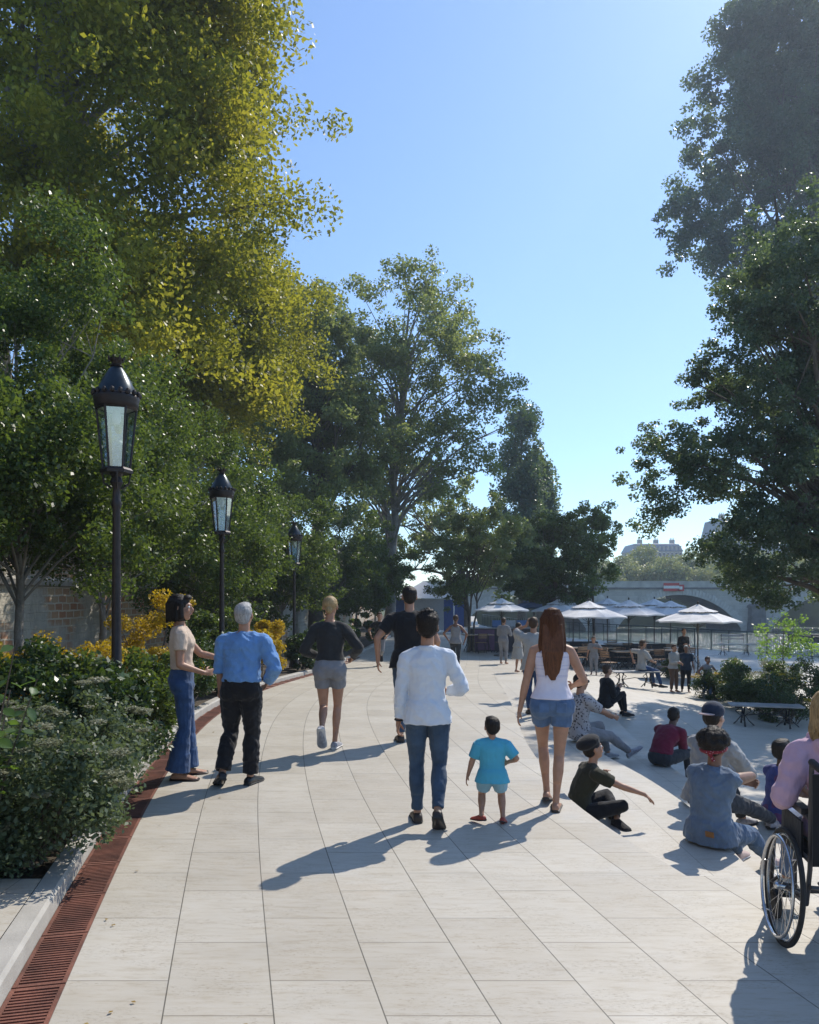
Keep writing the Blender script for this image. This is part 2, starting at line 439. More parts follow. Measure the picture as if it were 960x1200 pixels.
tag(sheet('upper_street', [[(wx(y)-.39, y, 4.88), (-90, y, 4.88)] for y in yw], M('street_asphalt', (.06, .06, .06), .9)), kind='structure')

# air: one even volume round the camera and the whole scene
hz = MB(); hz.box((100, 130, 45), (700, 420, 101)); HAZE = hz.build('haze', None)
m = bpy.data.materials.new('haze_air'); m.use_nodes = True; nt = m.node_tree; nt.nodes.remove(nt.nodes['Principled BSDF'])
pv = N(nt, 'ShaderNodeVolumePrincipled'); pv.inputs['Color'].default_value = (.72, .85, 1, 1); pv.inputs['Density'].default_value = .00085; pv.inputs['Anisotropy'].default_value = .35
L(nt, pv.outputs[0], nt.nodes['Material Output'].inputs['Volume']); HAZE.data.materials.append(m); tag(HAZE, kind='stuff')
# ------------------------------------------------------------------ vegetation
def leaf_mesh(name, cen, size, rng, tint, updir=.25, aspect=.62, axis=None):
    n = len(cen)
    nrm = rng.normal(size=(n, 3)); nrm[:, 2] += updir*2; nrm /= np.linalg.norm(nrm, axis=1)[:, None]
    a = rng.normal(size=(n, 3)) if axis is None else axis + rng.normal(size=(n, 3))*.5
    a -= nrm*(a*nrm).sum(1)[:, None]; a /= np.linalg.norm(a, axis=1)[:, None]+1e-9
    b = np.cross(nrm, a)
    sz = (size*rng.uniform(.65, 1.3, n))[:, None]
    v = np.empty((n, 4, 3), np.float32)
    v[:, 0] = cen-a*sz*.5; v[:, 1] = cen-a*sz*.05+b*sz*.5*aspect+nrm*sz*.06; v[:, 2] = cen+a*sz*.5; v[:, 3] = cen-a*sz*.05-b*sz*.5*aspect+nrm*sz*.06
    me = bpy.data.meshes.new(name)
    me.vertices.add(n*4); me.vertices.foreach_set('co', v.ravel())
    me.loops.add(n*4); me.loops.foreach_set('vertex_index', np.arange(n*4, dtype=np.int32))
    me.polygons.add(n); me.polygons.foreach_set('loop_start', np.arange(n, dtype=np.int32)*4)
    try: me.polygons.foreach_set('loop_total', np.full(n, 4, np.int32))
    except Exception: pass
    at_ = me.attributes.new('tint', 'FLOAT', 'FACE'); at_.data.foreach_set('value', tint.astype(np.float32))
    me.update(calc_edges=True); me.validate()
    return me
barkm = M('bark', (.11, .09, .07), .9, .35, 6, 30, .9, bdist=.03)
barkg = M('bark_grey', (.22, .20, .17), .9, .4, 4, 25, .8, bdist=.03)
def crown_points(ells, nclump, nleaf, clr, rng, flat=.75, shell=.6, floor=None):
    vol = np.array([e[1][0]*e[1][1]*e[1][2] for e in ells])**.8; vol /= vol.sum()
    ci = rng.choice(len(ells), nclump, p=vol)
    d = rng.normal(size=(nclump, 3)); d /= np.linalg.norm(d, axis=1)[:, None]
    rr = rng.uniform(0, 1, nclump)**(1/3*(1-shell)+.08)
    C_ = np.array([e[0] for e in ells])[ci]; RR = np.array([e[1] for e in ells])[ci]
    cc = C_+d*rr[:, None]*RR
    if floor is not None: cc = cc[cc[:, 2] > floor]
    nclump = len(cc)
    if nclump > 150 and shell <= .6 and clr > .3:      # boughs -> sprays -> leaves
        nb = max(20, nclump//7); bi_ = rng.integers(0, nb, nclump); bc = cc[:nb]
        o2 = rng.normal(size=(nclump, 3)); o2 /= (np.linalg.norm(o2, axis=1)/rng.uniform(.2, 1, nclump)**.5)[:, None]
        sz2 = clr*1.9*rng.uniform(.6, 1.3, nb)[bi_][:, None]
        keep = rng.uniform(size=nclump) < .78
        cc = np.where(keep[:, None], bc[bi_]+o2*sz2*np.array([1, 1, .8]), cc); clr = clr*.62
    cs = clr*rng.uniform(.45, 1.5, nclump)
    wgt = cs**1.7; wgt /= wgt.sum()
    li = rng.choice(nclump, nleaf, p=wgt)
    o = rng.normal(size=(nleaf, 3))*.5; ol = np.linalg.norm(o, axis=1); o *= (np.minimum(ol, 1.05)/ol)[:, None]
    o[:, 2] *= flat
    p = cc[li]+o*cs[li][:, None]
    ct = rng.uniform(0, 1, nclump)
    tint = ct[li]*.5+rng.uniform(0, 1, nleaf)*.5
    return cc, p, tint
def tree(name, base, ells, nclump, nleaf, clr, leaf, mat, trunk, label, cat='tree', group=None, seed=1, bark=None, nbr=24, brr=.05, lean=(0, 0), flat=.75, shell=.6, stems=1, updir=.3, aspect=.62, split=.3, floor=None):
    rng = np.random.default_rng(seed); bark = bark or barkm
    r = empty(name, base); tag(r, label, cat, group)
    ells = [((e[0][0]-base[0], e[0][1]-base[1], e[0][2]-base[2]), e[1]) for e in ells]
    cc, p, tint = crown_points(ells, nclump, nleaf, clr, rng, flat, shell, floor)
    me = leaf_mesh('crown', p, leaf, rng, tint, updir, aspect); link('crown', me, mat, r)
    ztop = max(e[0][2]+e[1][2]*.6 for e in ells); cx = np.mean([e[0][0] for e in ells]); cy = np.mean([e[0][1] for e in ells])
    top = Vector((cx*.7+lean[0], cy*.7+lean[1], ztop))
    tb = MB()
    for s in range(stems):
        off = Vector((0, 0, 0)) if stems == 1 else Vector((rng.normal()*.12, rng.normal()*.12, 0))
        tp = top if stems == 1 else top+Vector((rng.normal()*top.z*.18, rng.normal()*top.z*.18, -top.z*.1))
        pts = []; rad = []
        for i in range(10):
            t = i/9; q = off+Vector((tp.x*t**1.5, tp.y*t**1.5, tp.z*t-.1*(i == 0)))
            q += Vector((rng.normal(), rng.normal(), 0))*trunk*.35*(0 < i < 9)
            pts.append(q); rad.append(trunk/math.sqrt(stems)*((1-t)**.8*.9+.06)*(1.35 if i == 0 else 1))
        tb.tube(pts, rad, 10)
        if s == 0: p0 = pts
        # limbs
        for k in range(nbr//stems):
            c = Vector(cc[rng.integers(len(cc))])
            t0 = min(.9, max(split, (c.z/ztop)*rng.uniform(.45, .85)))
            i0 = t0*9; a = pts[int(i0)].lerp(pts[min(9, int(i0)+1)], i0-int(i0))
            mid = a.lerp(c, .5)+Vector((rng.normal()*.06, rng.normal()*.06, .10))*(c-a).length
            r0 = brr*(1-t0*.5)
            tb.tube([a, a.lerp(mid, .5)+Vector((0, 0, .03))*(c-a).length, mid, mid.lerp(c, .5), c], [r0, r0*.75, r0*.55, r0*.38, r0*.15], 6)
            for _ in range(3):
                c2 = Vector(cc[rng.integers(len(cc))])
                best = min((Vector(cc[rng.integers(len(cc))]) for _ in range(14)), key=lambda q: (q-mid).length)
                m2 = mid.lerp(best, .5)+Vector((rng.normal(), rng.normal(), rng.normal()))*.04*(best-mid).length
                tb.tube([mid, m2, best], [r0*.4, r0*.25, r0*.08], 5)
    tb.build('trunk', bark, r, smooth=True)
    return r
DG = [(0, (.016, .032, .010)), (.4, (.045, .08, .018)), (.7, (.09, .14, .03)), (1, (.19, .24, .06))]
YG = [(0, (.035, .065, .012)), (.35, (.10, .14, .02)), (.62, (.30, .29, .035)), (1, (.60, .47, .05))]
MG = [(0, (.06, .095, .038)), (.45, (.135, .18, .07)), (1, (.28, .31, .12))]
BG = [(0, (.028, .058, .042)), (.5, (.058, .10, .066)), (1, (.14, .19, .10))]
L_small = leafmat('leaf_small_dark', DG, (.26, .36, .04), .36, .38, .4)
L_plane = leafmat('leaf_plane_yellow', YG, (.55, .52, .04), .52, .45, .4, .22)
L_mid = leafmat('leaf_mid', MG, (.40, .46, .09), .5, .4, .5, .3)
L_right = leafmat('leaf_poplar', BG, (.28, .38, .08), .40, .35, .5, .25)
L_round = leafmat('leaf_round', DG, (.20, .26, .04), .2, .45, .4)
L_yel = leafmat('leaf_forsythia', [(0, (.12, .13, .01)), (.4, (.42, .30, .015)), (1, (.62, .42, .02))], (.7, .5, .02), .4, .5, .3, 2)
L_glossy = leafmat('leaf_glossy', [(0, (.012, .03, .010)), (.5, (.03, .065, .018)), (1, (.08, .13, .035))], (.2, .32, .03), .2, .38, .5, 2)
L_gg = leafmat('leaf_greygreen', [(0, (.03, .055, .03)), (.5, (.075, .11, .06)), (1, (.17, .21, .12))], (.28, .36, .1), .3, .45, .4, 2)
L_pale = leafmat('leaf_pale_umbel', [(0, (.10, .12, .06)), (.4, (.22, .23, .15)), (1, (.42, .41, .33))], (.4, .42, .2), .3, .5, .4, 2)
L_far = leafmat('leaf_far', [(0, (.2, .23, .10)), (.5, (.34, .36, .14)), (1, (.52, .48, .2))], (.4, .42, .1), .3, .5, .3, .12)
L_bright = leafmat('leaf_bright', [(0, (.10, .2, .03)), (1, (.2, .34, .06))], (.4, .6, .05), .45)
def E(px, py, D, rpx, rpz, ry=None):   # ellipsoid seen at pixel centre, radii in px
    s = D/900; return (((px-480)*s, D, 1.8+(700-py)*s), (rpx*s, ry if ry else rpx*s, rpz*s))
# big planes on the upper street
for i, (D, el, n, lab) in enumerate([
    (19, [E(120, 120, 19, 190, 210, 4), E(262, 60, 19, 60, 150, 2.5), E(258, 250, 19, 52, 110, 2.2), E(60, -120, 19, 240, 160, 4), E(205, -60, 19, 110, 120, 3), E(150, 330, 19, 130, 95, 3), E(190, 395, 19, 90, 50, 2.5)], 190000, 'huge yellowing plane tree filling the upper left corner above the wall'),
    (27, [E(290, 330, 27, 50, 100, 3), E(230, 400, 27, 100, 100, 4), E(312, 410, 27, 36, 70, 2), E(120, 380, 27, 120, 110, 4), E(235, 465, 27, 90, 55, 3)], 110000, 'second yellowing plane tree behind the nearest one, reaching lower towards the lamps')]):
    bx_ = wx(D)-3.2
    tree('plane_tree', (bx_, D+1, 4.88), el, 900 if i == 0 else 560, n, 1.0, .135, L_plane, .45, lab, 'tree', 'plane trees above the wall', seed=10+i, bark=barkg, nbr=40, brr=.16, shell=.55)
# row of small leaved trees in the bed
row = [(22, 10.6, 6.6, 1.6, 'first small-leaved tree in the bed beside the nearest lamp, trunk at the left edge'), (-120, 8.8, 6.3, 1.25, 'small-leaved tree half cut by the left edge of the photo'), (118, 13.5, 6.6, 1.6, 'second small-leaved tree, just right of the nearest lamp post'), (225, 18.9, 6.6, 1.8, 'small-leaved tree behind the old man beside the second lamp'), (262, 23, 6.6, 1.6, 'small-leaved tree behind the bobbed woman and the yellow shrub'), (330, 29, 6.6, 2.2, 'small-leaved tree close to the third, faint lamp'), (392, 35, 6.8, 2.9, 'small-leaved tree behind the blond jogger'), (418, 44, 6.6, 2.8, 'small-leaved tree behind the far dark-shirted runner'), (440, 56, 7.0, 3.2, 'farthest small-leaved tree where the walk disappears')]
for i, (px, D, H, rr, lab) in enumerate(row):
    x = (px-480)/900*D; z = zp(D)+.1
    el = [((x, D, z+H*.62), (rr, rr, H*.36)), ((x+.2*rr, D-.3, z+H*.42), (rr*.95, rr*.9, H*.2)), ((x-.3*rr, D+.3, z+H*.5), (rr*1.0, rr*.9, H*.24))]
    n = int(78000*max(.35, min(1.0, 12/D)))
    tree('small_leaved_tree', (x, D, z), el, 340, n, .46, .068*max(1, (D/14)**.7), L_small, .075, lab, 'tree', 'small-leaved trees in the left bed', seed=40+i, bark=barkg, nbr=46, brr=.028, shell=.35, flat=.8, split=.22, floor=2.35 if i < 3 else (1.9 if i == 3 else None))
# ash with open branches, mid trees
def pe(px, py, D): return ((px-480)/900*D, D, 1.8+(700-py)/900*D)
tree('ash_tree', pe(455, 715, 46)[:2]+(-.5,), [E(470, 390, 46, 95, 85, 4), E(540, 440, 46, 62, 75, 3.5), E(420, 470, 46, 70, 90, 3.5), E(555, 510, 46, 45, 60, 3), E(480, 530, 46, 90, 60, 3.5)], 600, 48000, .85, .2, L_mid, .32, 'tall open-crowned tree with visible pale branches in the middle', seed=71, bark=barkg, nbr=80, brr=.10, shell=.3, split=.15)
tree('mid_tree', pe(372, 700, 40)[:2]+(-.5,), [E(372, 390, 40, 45, 75, 3), E(350, 470, 40, 60, 80, 3), E(400, 520, 40, 60, 80, 3)], 420, 46000, .7, .2, L_mid, .4, 'dark tree squeezed between the plane trees and the open-crowned tree', seed=72, nbr=30, brr=.14, shell=.4)
tree('mid_tree', pe(290, 700, 38)[:2]+(-.5,), [E(290, 500, 38, 80, 75, 4), E(240, 560, 38, 80, 60, 3), E(340, 560, 38, 60, 60, 3)], 300, 36000, .85, .2, L_mid, .3, 'green tree filling the gap behind the second lamp', seed=79, nbr=24, brr=.1, shell=.4)
tree('poplar', pe(612, 715, 75)[:2]+(-.5,), [E(612, 540, 75, 24, 62, 2.2), E(608, 610, 75, 28, 60, 2.5)], 90, 22000, .9, .32, L_right, .4, 'narrow dark poplar, taller of the pair beyond the open-crowned tree', group='poplars beyond the cafe', seed=73, shell=.4, nbr=12, flat=1.3)
tree('poplar', pe(634, 715, 80)[:2]+(-.5,), [E(633, 575, 80, 16, 48, 1.8), E(630, 630, 80, 20, 50, 2)], 70, 18000, .9, .32, L_right, .4, 'narrow dark poplar, shorter and right one of the pair', group='poplars beyond the cafe', seed=74, shell=.4, nbr=12, flat=1.3)
tree('young_tree', pe(552, 770, 33)[:2]+(gz(2.6, 33),), [E(552, 640, 33, 48, 48), E(540, 680, 33, 40, 35), E(575, 620, 33, 28, 35)], 300, 26000, .34, .105, leafmat('leaf_young', MG, (.30, .38, .04), .32, .4, .5), .09, 'light green multi-stemmed tree left of the cafe parasols', seed=75, nbr=30, brr=.035, shell=.35, stems=3, split=.12)
tree('round_tree', pe(651, 768, 35)[:2]+(gz(6.6, 35),), [E(650, 652, 35, 46, 50), E(645, 685, 35, 44, 28)], 320, 42000, .38, .12, L_round, .16, 'dense dark round tree standing behind the cafe parasols', seed=76, nbr=24, brr=.05, shell=.3, split=.4)
tree('slender_tree', pe(696, 765, 39)[:2]+(gz(9, 39),), [E(695, 625, 39, 28, 34), E(700, 670, 39, 24, 34), E(680, 640, 39, 22, 30)], 200, 13000, .4, .15, L_mid, .09, 'thin light-leaved tree at the right of the dark round tree', seed=77, nbr=20, brr=.035, shell=.3)
tree('back_tree', pe(545, 715, 62)[:2]+(-.5,), [E(515, 600, 62, 50, 60, 4), E(590, 650, 62, 45, 45, 4), E(430, 625, 62, 50, 50, 4)], 260, 26000, 1.0, .3, L_mid, .4, 'broad tree filling the gap behind the young cafe tree', seed=78, nbr=20, brr=.12, shell=.4)
# right trees
trA = [E(892, 285, 20, 40, 35, 1.2), E(930, 470, 20, 60, 60, 2), E(925, 330, 20, 55, 75, 1.8), E(965, 255, 20, 50, 50, 1.6), E(872, 370, 20, 34, 50, 1.2), E(768, 512, 20, 22, 18, .5), E(785, 545, 20, 40, 36, .9), E(775, 575, 20, 34, 30, .8), E(825, 540, 20, 40, 36, 1.1), E(815, 500, 20, 22, 20, .7), E(848, 430, 20, 22, 26, .8), E(925, 560, 20, 75, 130, 2.2), E(850, 545, 20, 60, 50, 1.6), E(790, 560, 20, 42, 42, 1.1), E(780, 520, 20, 28, 26, .8), E(880, 640, 20, 55, 42, 1.4), E(930, 675, 20, 45, 40, 1.3), E(880, 440, 20, 60, 80, 1.6), E(1020, 560, 20, 110, 150, 3), E(950, 410, 20, 60, 60, 2), E(822, 640, 20, 22, 30, .7)]
tree('riverside_tree', (11.9, 20.6, zq(11.9, 20.6)), trA, 1400, 142000, .38, .092, L_right, .34, 'dark tree on the right whose low branches hang over the quay and bridge', 'tree', 'big trees on the right', seed=90, nbr=60, brr=.11, shell=.35, split=.2)
trB = [E(930, 48, 88, 80, 48, 6), E(1000, 45, 88, 90, 48, 6), E(905, 30, 88, 40, 34, 4), E(900, 300, 88, 70, 60, 6), E(850, 300, 88, 30, 50, 4), E(930, 160, 88, 80, 80, 7), E(870, 40, 88, 30, 40, 4), E(808, 130, 88, 16, 12, 3), E(795, 250, 88, 16, 14, 3), E(825, 90, 88, 14, 20, 3), E(912, 62, 88, 58, 62, 7), E(960, 220, 88, 110, 130, 9), E(862, 200, 88, 52, 85, 6), E(825, 270, 88, 32, 65, 4), E(905, 340, 88, 60, 60, 6), E(990, 90, 88, 100, 90, 9), E(848, 150, 88, 40, 40, 4), E(965, 420, 88, 80, 90, 7), E(868, 110, 88, 40, 50, 4)]  # upper crown of the right tree, oversized and far so its shadow misses the walk
tree('right_tree_top', (51, 88, -3.3), trB, 1400, 160000, 1.7, .42, L_right, .7, 'top of the right tree, enlarged and set far back to keep shadow off the walk', 'tree', 'big trees on the right', seed=91, nbr=60, brr=.35, shell=.35, split=.2)
tag(MB().box((56, 88, -3.25), (18, 14, 1.0)).build('mooring_bank', soil), kind='structure')  # unseen ground added under the set-back crown
# trees behind the bridge
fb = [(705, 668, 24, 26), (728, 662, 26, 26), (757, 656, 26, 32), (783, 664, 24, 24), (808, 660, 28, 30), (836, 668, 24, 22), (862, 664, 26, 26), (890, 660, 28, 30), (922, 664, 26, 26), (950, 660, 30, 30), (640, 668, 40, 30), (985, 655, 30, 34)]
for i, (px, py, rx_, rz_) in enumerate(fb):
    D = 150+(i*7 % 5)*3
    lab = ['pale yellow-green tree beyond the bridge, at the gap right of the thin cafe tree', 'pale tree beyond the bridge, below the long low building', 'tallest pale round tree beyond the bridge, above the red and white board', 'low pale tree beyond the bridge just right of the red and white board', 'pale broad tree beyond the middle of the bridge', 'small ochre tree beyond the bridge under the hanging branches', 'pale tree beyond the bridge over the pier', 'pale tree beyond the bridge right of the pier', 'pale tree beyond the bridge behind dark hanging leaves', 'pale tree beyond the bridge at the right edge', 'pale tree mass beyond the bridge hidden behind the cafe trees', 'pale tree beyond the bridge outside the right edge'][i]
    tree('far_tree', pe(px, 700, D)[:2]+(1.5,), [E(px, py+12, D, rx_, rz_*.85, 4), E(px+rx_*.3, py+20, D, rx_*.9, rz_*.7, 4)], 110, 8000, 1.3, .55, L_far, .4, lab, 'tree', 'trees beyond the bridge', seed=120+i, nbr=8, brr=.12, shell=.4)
# shrubs
def shrub(name, x, y, rx_, ry_, h, n, leaf, mat, label, seed, group=None, clr=.16, z=None, updir=.5, stem=True, extra=None, aspect=.6):
    z0 = gz(x, y) if z is None else z
    rng = np.random.default_rng(seed)
    r = empty(name, (x, y, z0)); tag(r, label, 'shrub', group)
    el = [((0, 0, h*.5), (rx_, ry_, h*.5)), ((rx_*.3, -ry_*.2, h*.62), (rx_*.6, ry_*.6, h*.42)), ((-rx_*.4, ry_*.2, h*.35), (rx_*.65, ry_*.7, h*.35))]
    cc, p, tint = crown_points(el, max(16, int(n/260)), n, clr, rng, .8, .3, .03)
    link('foliage', leaf_mesh('foliage', p, leaf, rng, tint, updir, aspect), mat, r)
    if stem:
        b = MB()
        for k in range(14):
            c = Vector(cc[rng.integers(len(cc))]); a = Vector((rng.normal()*.06, rng.normal()*.06, 0))
            b.tube([a, a.lerp(c, .5)+Vector((0, 0, .06)), c], [.012, .009, .004], 5)
        b.build('stems', barkm, r)
    if extra:
        el_, em, es, en, enm = extra
        cc, p, tint = crown_points([((0, 0, h*.56), (rx_*1.06, ry_*1.06, h*.54))], max(10, en//170), en, el_, rng, .3, 1.0, .05)
        link(enm, leaf_mesh(enm, p, es, rng, tint, 1.5, .8), em, r)
    return r
# left bed, near to far
LB = lambda px, py, D: ((px-480)/900*D, D)
bed = [
 ('umbel_shrub', -2.78, 4.75, .5, .45, .85, 12000, .038, L_gg, 'low shrub at the left edge below the broad-leaved plant', (.055, L_pale, .020, 6000, 'flower_umbels')),
 ('umbel_shrub', -2.44, 4.92, .60, .62, .92, 17000, .038, L_gg, 'nearest low shrub with pale flower umbels spilling to the grates', (.055, L_pale, .020, 11000, 'flower_umbels')),
 ('umbel_shrub', -2.66, 5.95, .58, .66, 1.0, 16000, .040, L_gg, 'second low shrub with pale umbels, behind the nearest one', (.055, L_pale, .020, 9000, 'flower_umbels')),
 ('laurel_shrub', -2.88, 6.9, .56, .60, 1.08, 13000, .065, L_glossy, 'glossy dark laurel shrub in front of the nearest lamp post', None),
 ('laurel_shrub', -3.75, 7.5, .7, .7, 1.2, 12000, .065, L_glossy, 'glossy dark laurel shrub left of the nearest lamp post', None),
 ('laurel_shrub', -3.25, 7.75, .48, .6, 1.05, 10000, .055, L_small, 'fine-leaved green shrub behind the denim-flared woman', (.05, L_pale, .02, 2500, 'flower_umbels')),
 ('laurel_shrub', -4.3, 6.3, .8, .8, 1.15, 12000, .065, L_glossy, 'dark laurel shrub at the left edge of the photo', None),
 ('yellow_shrub', -4.6, 8.6, .85, .6, 1.42, 11000, .045, L_yel, 'yellow flowering shrub at the left edge in front of the brick wall', None),
 ('yellow_shrub', -4.15, 9.4, .7, .6, 1.35, 9000, .045, L_yel, 'yellow flowering shrub beside the nearest lamp post', None),
 ('laurel_shrub', -3.45, 10.0, .55, .8, .95, 10000, .06, L_small, 'green shrub between the bobbed woman and the second lamp', None),
 ('yellow_shrub', -4.25, 12.6, .8, .8, 1.95, 10000, .055, L_yel, 'tall yellow shrub right behind the bobbed woman', None),
 ('laurel_shrub', -3.55, 12.2, .5, .9, 1.15, 9000, .06, L_glossy, 'dark shrub between the bobbed woman and the old man', None),
 ('laurel_shrub', -3.55, 14.6, .55, 1.0, 1.2, 9000, .07, L_glossy, 'dark shrub in front of the second lamp post', None),
 ('laurel_shrub', -4.4, 16.0, .9, 1.0, 1.9, 9000, .08, L_small, 'tall green shrub behind the second lamp post', None),
 ('yellow_shrub', -3.55, 18.4, .62, 1.3, 1.5, 10000, .075, L_yel, 'yellow shrub between the old man and the blond jogger', None),
 ('laurel_shrub', -4.6, 20.5, 1.0, 1.4, 1.9, 9000, .09, L_small, 'green shrub behind the yellow one near the third lamp', None),
 ('laurel_shrub', -3.2, 23.0, .6, 1.5, 1.2, 8000, .09, L_glossy, 'dark shrub behind the blond jogger', None),
 ('laurel_shrub', -2.7, 28.0, .9, 2.0, 1.6, 8000, .11, L_small, 'green shrub just left of the far dark-shirted runner', None),
 ('laurel_shrub', -2.4, 34.0, 1.0, 3, 2.0, 7000, .13, L_small, 'farthest green shrub of the left bed', None)]
for i, (nm_, x, y, a, b_, h, n, lf, mt, lab, ex) in enumerate(bed):
    shrub(nm_, x, y, a, b_, h, n, lf, mt, lab, 200+i, 'shrubs of the left bed', clr=.13+.02*h, z=zp(y)+.1, extra=ex)
# big leaved plant close to the camera at the left
def bigleaf(x, y, z, h, n, seed, lab):
    rng = np.random.default_rng(seed); r = empty('broad_leaved_plant', (x, y, z)); tag(r, lab, 'plant')
    sb = MB(); cen = []; ax = []
    for k in range(9):
        a = rng.uniform(0, 2*PI); rr = rng.uniform(.1, .34)
        tip = Vector((math.cos(a)*rr, math.sin(a)*rr, h*rng.uniform(.6, 1)))
        pts = [Vector((0, 0, 0)), tip*.5+Vector((0, 0, .1)), tip]; sb.tube(pts, [.008, .006, .003], 5)
        for q in range(n//9):
            t = rng.uniform(.25, 1); p = pts[0].lerp(pts[1], t*2) if t < .5 else pts[1].lerp(pts[2], t*2-1)
            d = Vector((rng.normal(), rng.normal(), -.25+rng.normal()*.4)).normalized()
            cen.append(p+d*.05); ax.append(d)
    lb = MB()
    for p, d in zip(cen, ax):
        s = rng.uniform(.06, .105); u = d.cross(Vector((0, 0, 1))).normalized(); u.rotate(Matrix.Rotation(rng.normal()*.5, 3, d)); nn = u.cross(d)
        prof = [(-.5, 0.02), (-.25, .24), (0, .32), (.25, .22), (.5, .01)]
        vs = []; 
        for t, wd in prof:
            c = p+d*s*t-nn*s*.25*t*t; vs += [c-u*s*wd+nn*s*.06, c, c+u*s*wd+nn*s*.06]
        fs = []
        for i in range(4):
            fs += [(i*3, i*3+1, i*3+4, i*3+3), (i*3+1, i*3+2, i*3+5, i*3+4)]
        lb.add(vs, fs)
    o = lb.build('leaves', leafmat('leaf_broad', [(0, (.03, .07, .015)), (1, (.09, .15, .04))], (.3, .5, .05), .4, .3, .6, 6), r, smooth=True)
    at_ = o.data.attributes.new('tint', 'FLOAT', 'FACE'); at_.data.foreach_set('value', np.repeat(rng.uniform(0, 1, len(cen)), 8).astype(np.float32))
    sb.build('stems', barkm, r)
bigleaf(-2.38, 4.15, .12, 1.62, 170, 5, 'broad-leaved branching plant close by at the left edge')
bigleaf(-2.5, 4.45, .12, 1.35, 150, 6, 'lower broad-leaved plant behind the closest one at the left edge')
# right shrubs
rs = [(845, 822, .55, .9, .75, L_glossy, 'low dark shrub at the left end of the right planting'), (872, 832, .6, .9, 1.0, L_glossy, 'dark shrub of the right planting behind the near iron bench'), (905, 842, .6, .8, 1.05, L_round, 'dense round dark shrub of the right planting'), (940, 852, .7, .9, 1.15, L_glossy, 'dark shrub at the right edge of the planting'), (860, 818, .6, .6, 1.0, L_small, 'green shrub dotted with yellow flowers in the right planting'), (920, 824, .6, .6, 1.05, L_small, 'green shrub dotted with yellow flowers near the right edge'), (900, 815, .9, .9, .95, L_pale, 'grey-leaved shrub at the back of the right planting'), (965, 835, .8, .9, 1.25, L_round, 'tall shrub cut by the right edge of the photo')]
for i, (px, py, a, b_, h, mt, lab) in enumerate(rs):
    x, y, z = at(px, py); shrub('planting_shrub', x, y+.4, a, b_, h, 9000, .05 if mt is not L_pale else .035, mt, lab, 300+i, 'shrubs of the right planting', clr=.16, extra=(.08, L_yel, .03, 600, 'flowers') if mt in (L_glossy, L_small) else None)
x, y, z = at(790, 795); shrub('planting_shrub', x, y, .35, .35, .7, 3000, .06, L_small, 'small green shrub beside the pair of standing friends', 320, 'shrubs of the right planting')
x, y, z = at(918, 795); tree('sapling', (x, y, z), [((x, y, z+1.6), (.9, .6, .75)), ((x+.5, y, z+.9), (.6, .5, .5)), ((x-.4, y, z+1.0), (.5, .5, .5))], 60, 1500, .2, .1, L_bright, .025, 'thin bright green sapling by the railing on the right', 'sapling', seed=330, nbr=16, brr=.012)

# scattered fallen leaves on the paving
rng = np.random.default_rng(9); pts_ = []
for i in range(45):
    y = 3.2+rng.uniform()**1.4*18; u = abs(rng.normal())*(.35 if i < 43 else 1.6)-.05
    x = gx(y)+u
    if x < interp(E1, max(y, YC)) : pts_.append((x, y, zp(y)+.012))
lm = leaf_mesh('fallen_leaves', np.array(pts_), .026, rng, rng.uniform(0, 1, len(pts_)), 4, .7)
tag(link('fallen_leaves', lm, leafmat('leaf_dry', [(0, (.12, .06, .02)), (.5, (.28, .18, .05)), (1, (.4, .3, .1))], (.4, .3, .1), .2)), kind='stuff')
# ------------------------------------------------------------------ people
V = Vector
def ik(a, b, l1, l2, hint):
    a, b = V(a), V(b); d = b-a; L_ = d.length
    mx = (l1+l2)*.998
    if L_ > mx: b = a+d*(mx/L_); d = b-a; L_ = mx
    L_ = max(L_, abs(l1-l2)+.01)
    x = (l1*l1-l2*l2+L_*L_)/(2*L_); h = math.sqrt(max(0, l1*l1-x*x))
    dn = d.normalized(); hv = V(hint); hv = hv-dn*hv.dot(dn)
    if hv.length < 1e-4: hv = V((0, 1, 0))
    return a+dn*x+hv.normalized()*h, b
SKIN = {'light': (.52, .31, .22), 'tan': (.40, .21, .13), 'brown': (.20, .095, .055), 'dark': (.10, .048, .03)}
def skinmat(k):
    n = 'skin_'+k
    if n in MATS: return MATS[n]
    m, nt, bs = newmat(n); c = SKIN[k]
    f = noise(nt, 14, 4)
    L(nt, ramp(nt, f, [(.3, tuple(q*.86 for q in c)), (.7, tuple(min(1, q*1.1) for q in c))]), bs.inputs['Base Color'])
    bs.inputs['Roughness'].default_value = .5; bs.inputs['Subsurface Weight'].default_value = .12; bs.inputs['Subsurface Radius'].default_value = (.02, .008, .004)
    bump(nt, bs, noise(nt, 160, 3), .08, .004); MATS[n] = m; return m
def hairmat(name, col):
    if name in MATS: return MATS[name]
    m, nt, bs = newmat(name)
    f = noise(nt, 30, 5, stretch=(3, 3, .35), rough=.7)
    L(nt, ramp(nt, f, [(.3, tuple(c*.45 for c in col)), (.7, tuple(min(1, c*1.25) for c in col))]), bs.inputs['Base Color'])
    bs.inputs['Roughness'].default_value = .5; bs.inputs['Specular IOR Level'].default_value = .22; bump(nt, bs, f, .6, .012); MATS[name] = m; return m
def spn(a, n=200):    # cheap smooth 3-D noise for cloth folds
    return (np.sin(a[:, 0]*23+2*np.sin(a[:, 2]*11+1)) + np.sin(a[:, 1]*27+2*np.sin(a[:, 0]*13+2)+a[:, 2]*9) + np.sin(a[:, 2]*31+2.2*np.sin(a[:, 1]*15+a[:, 0]*17)) )/3
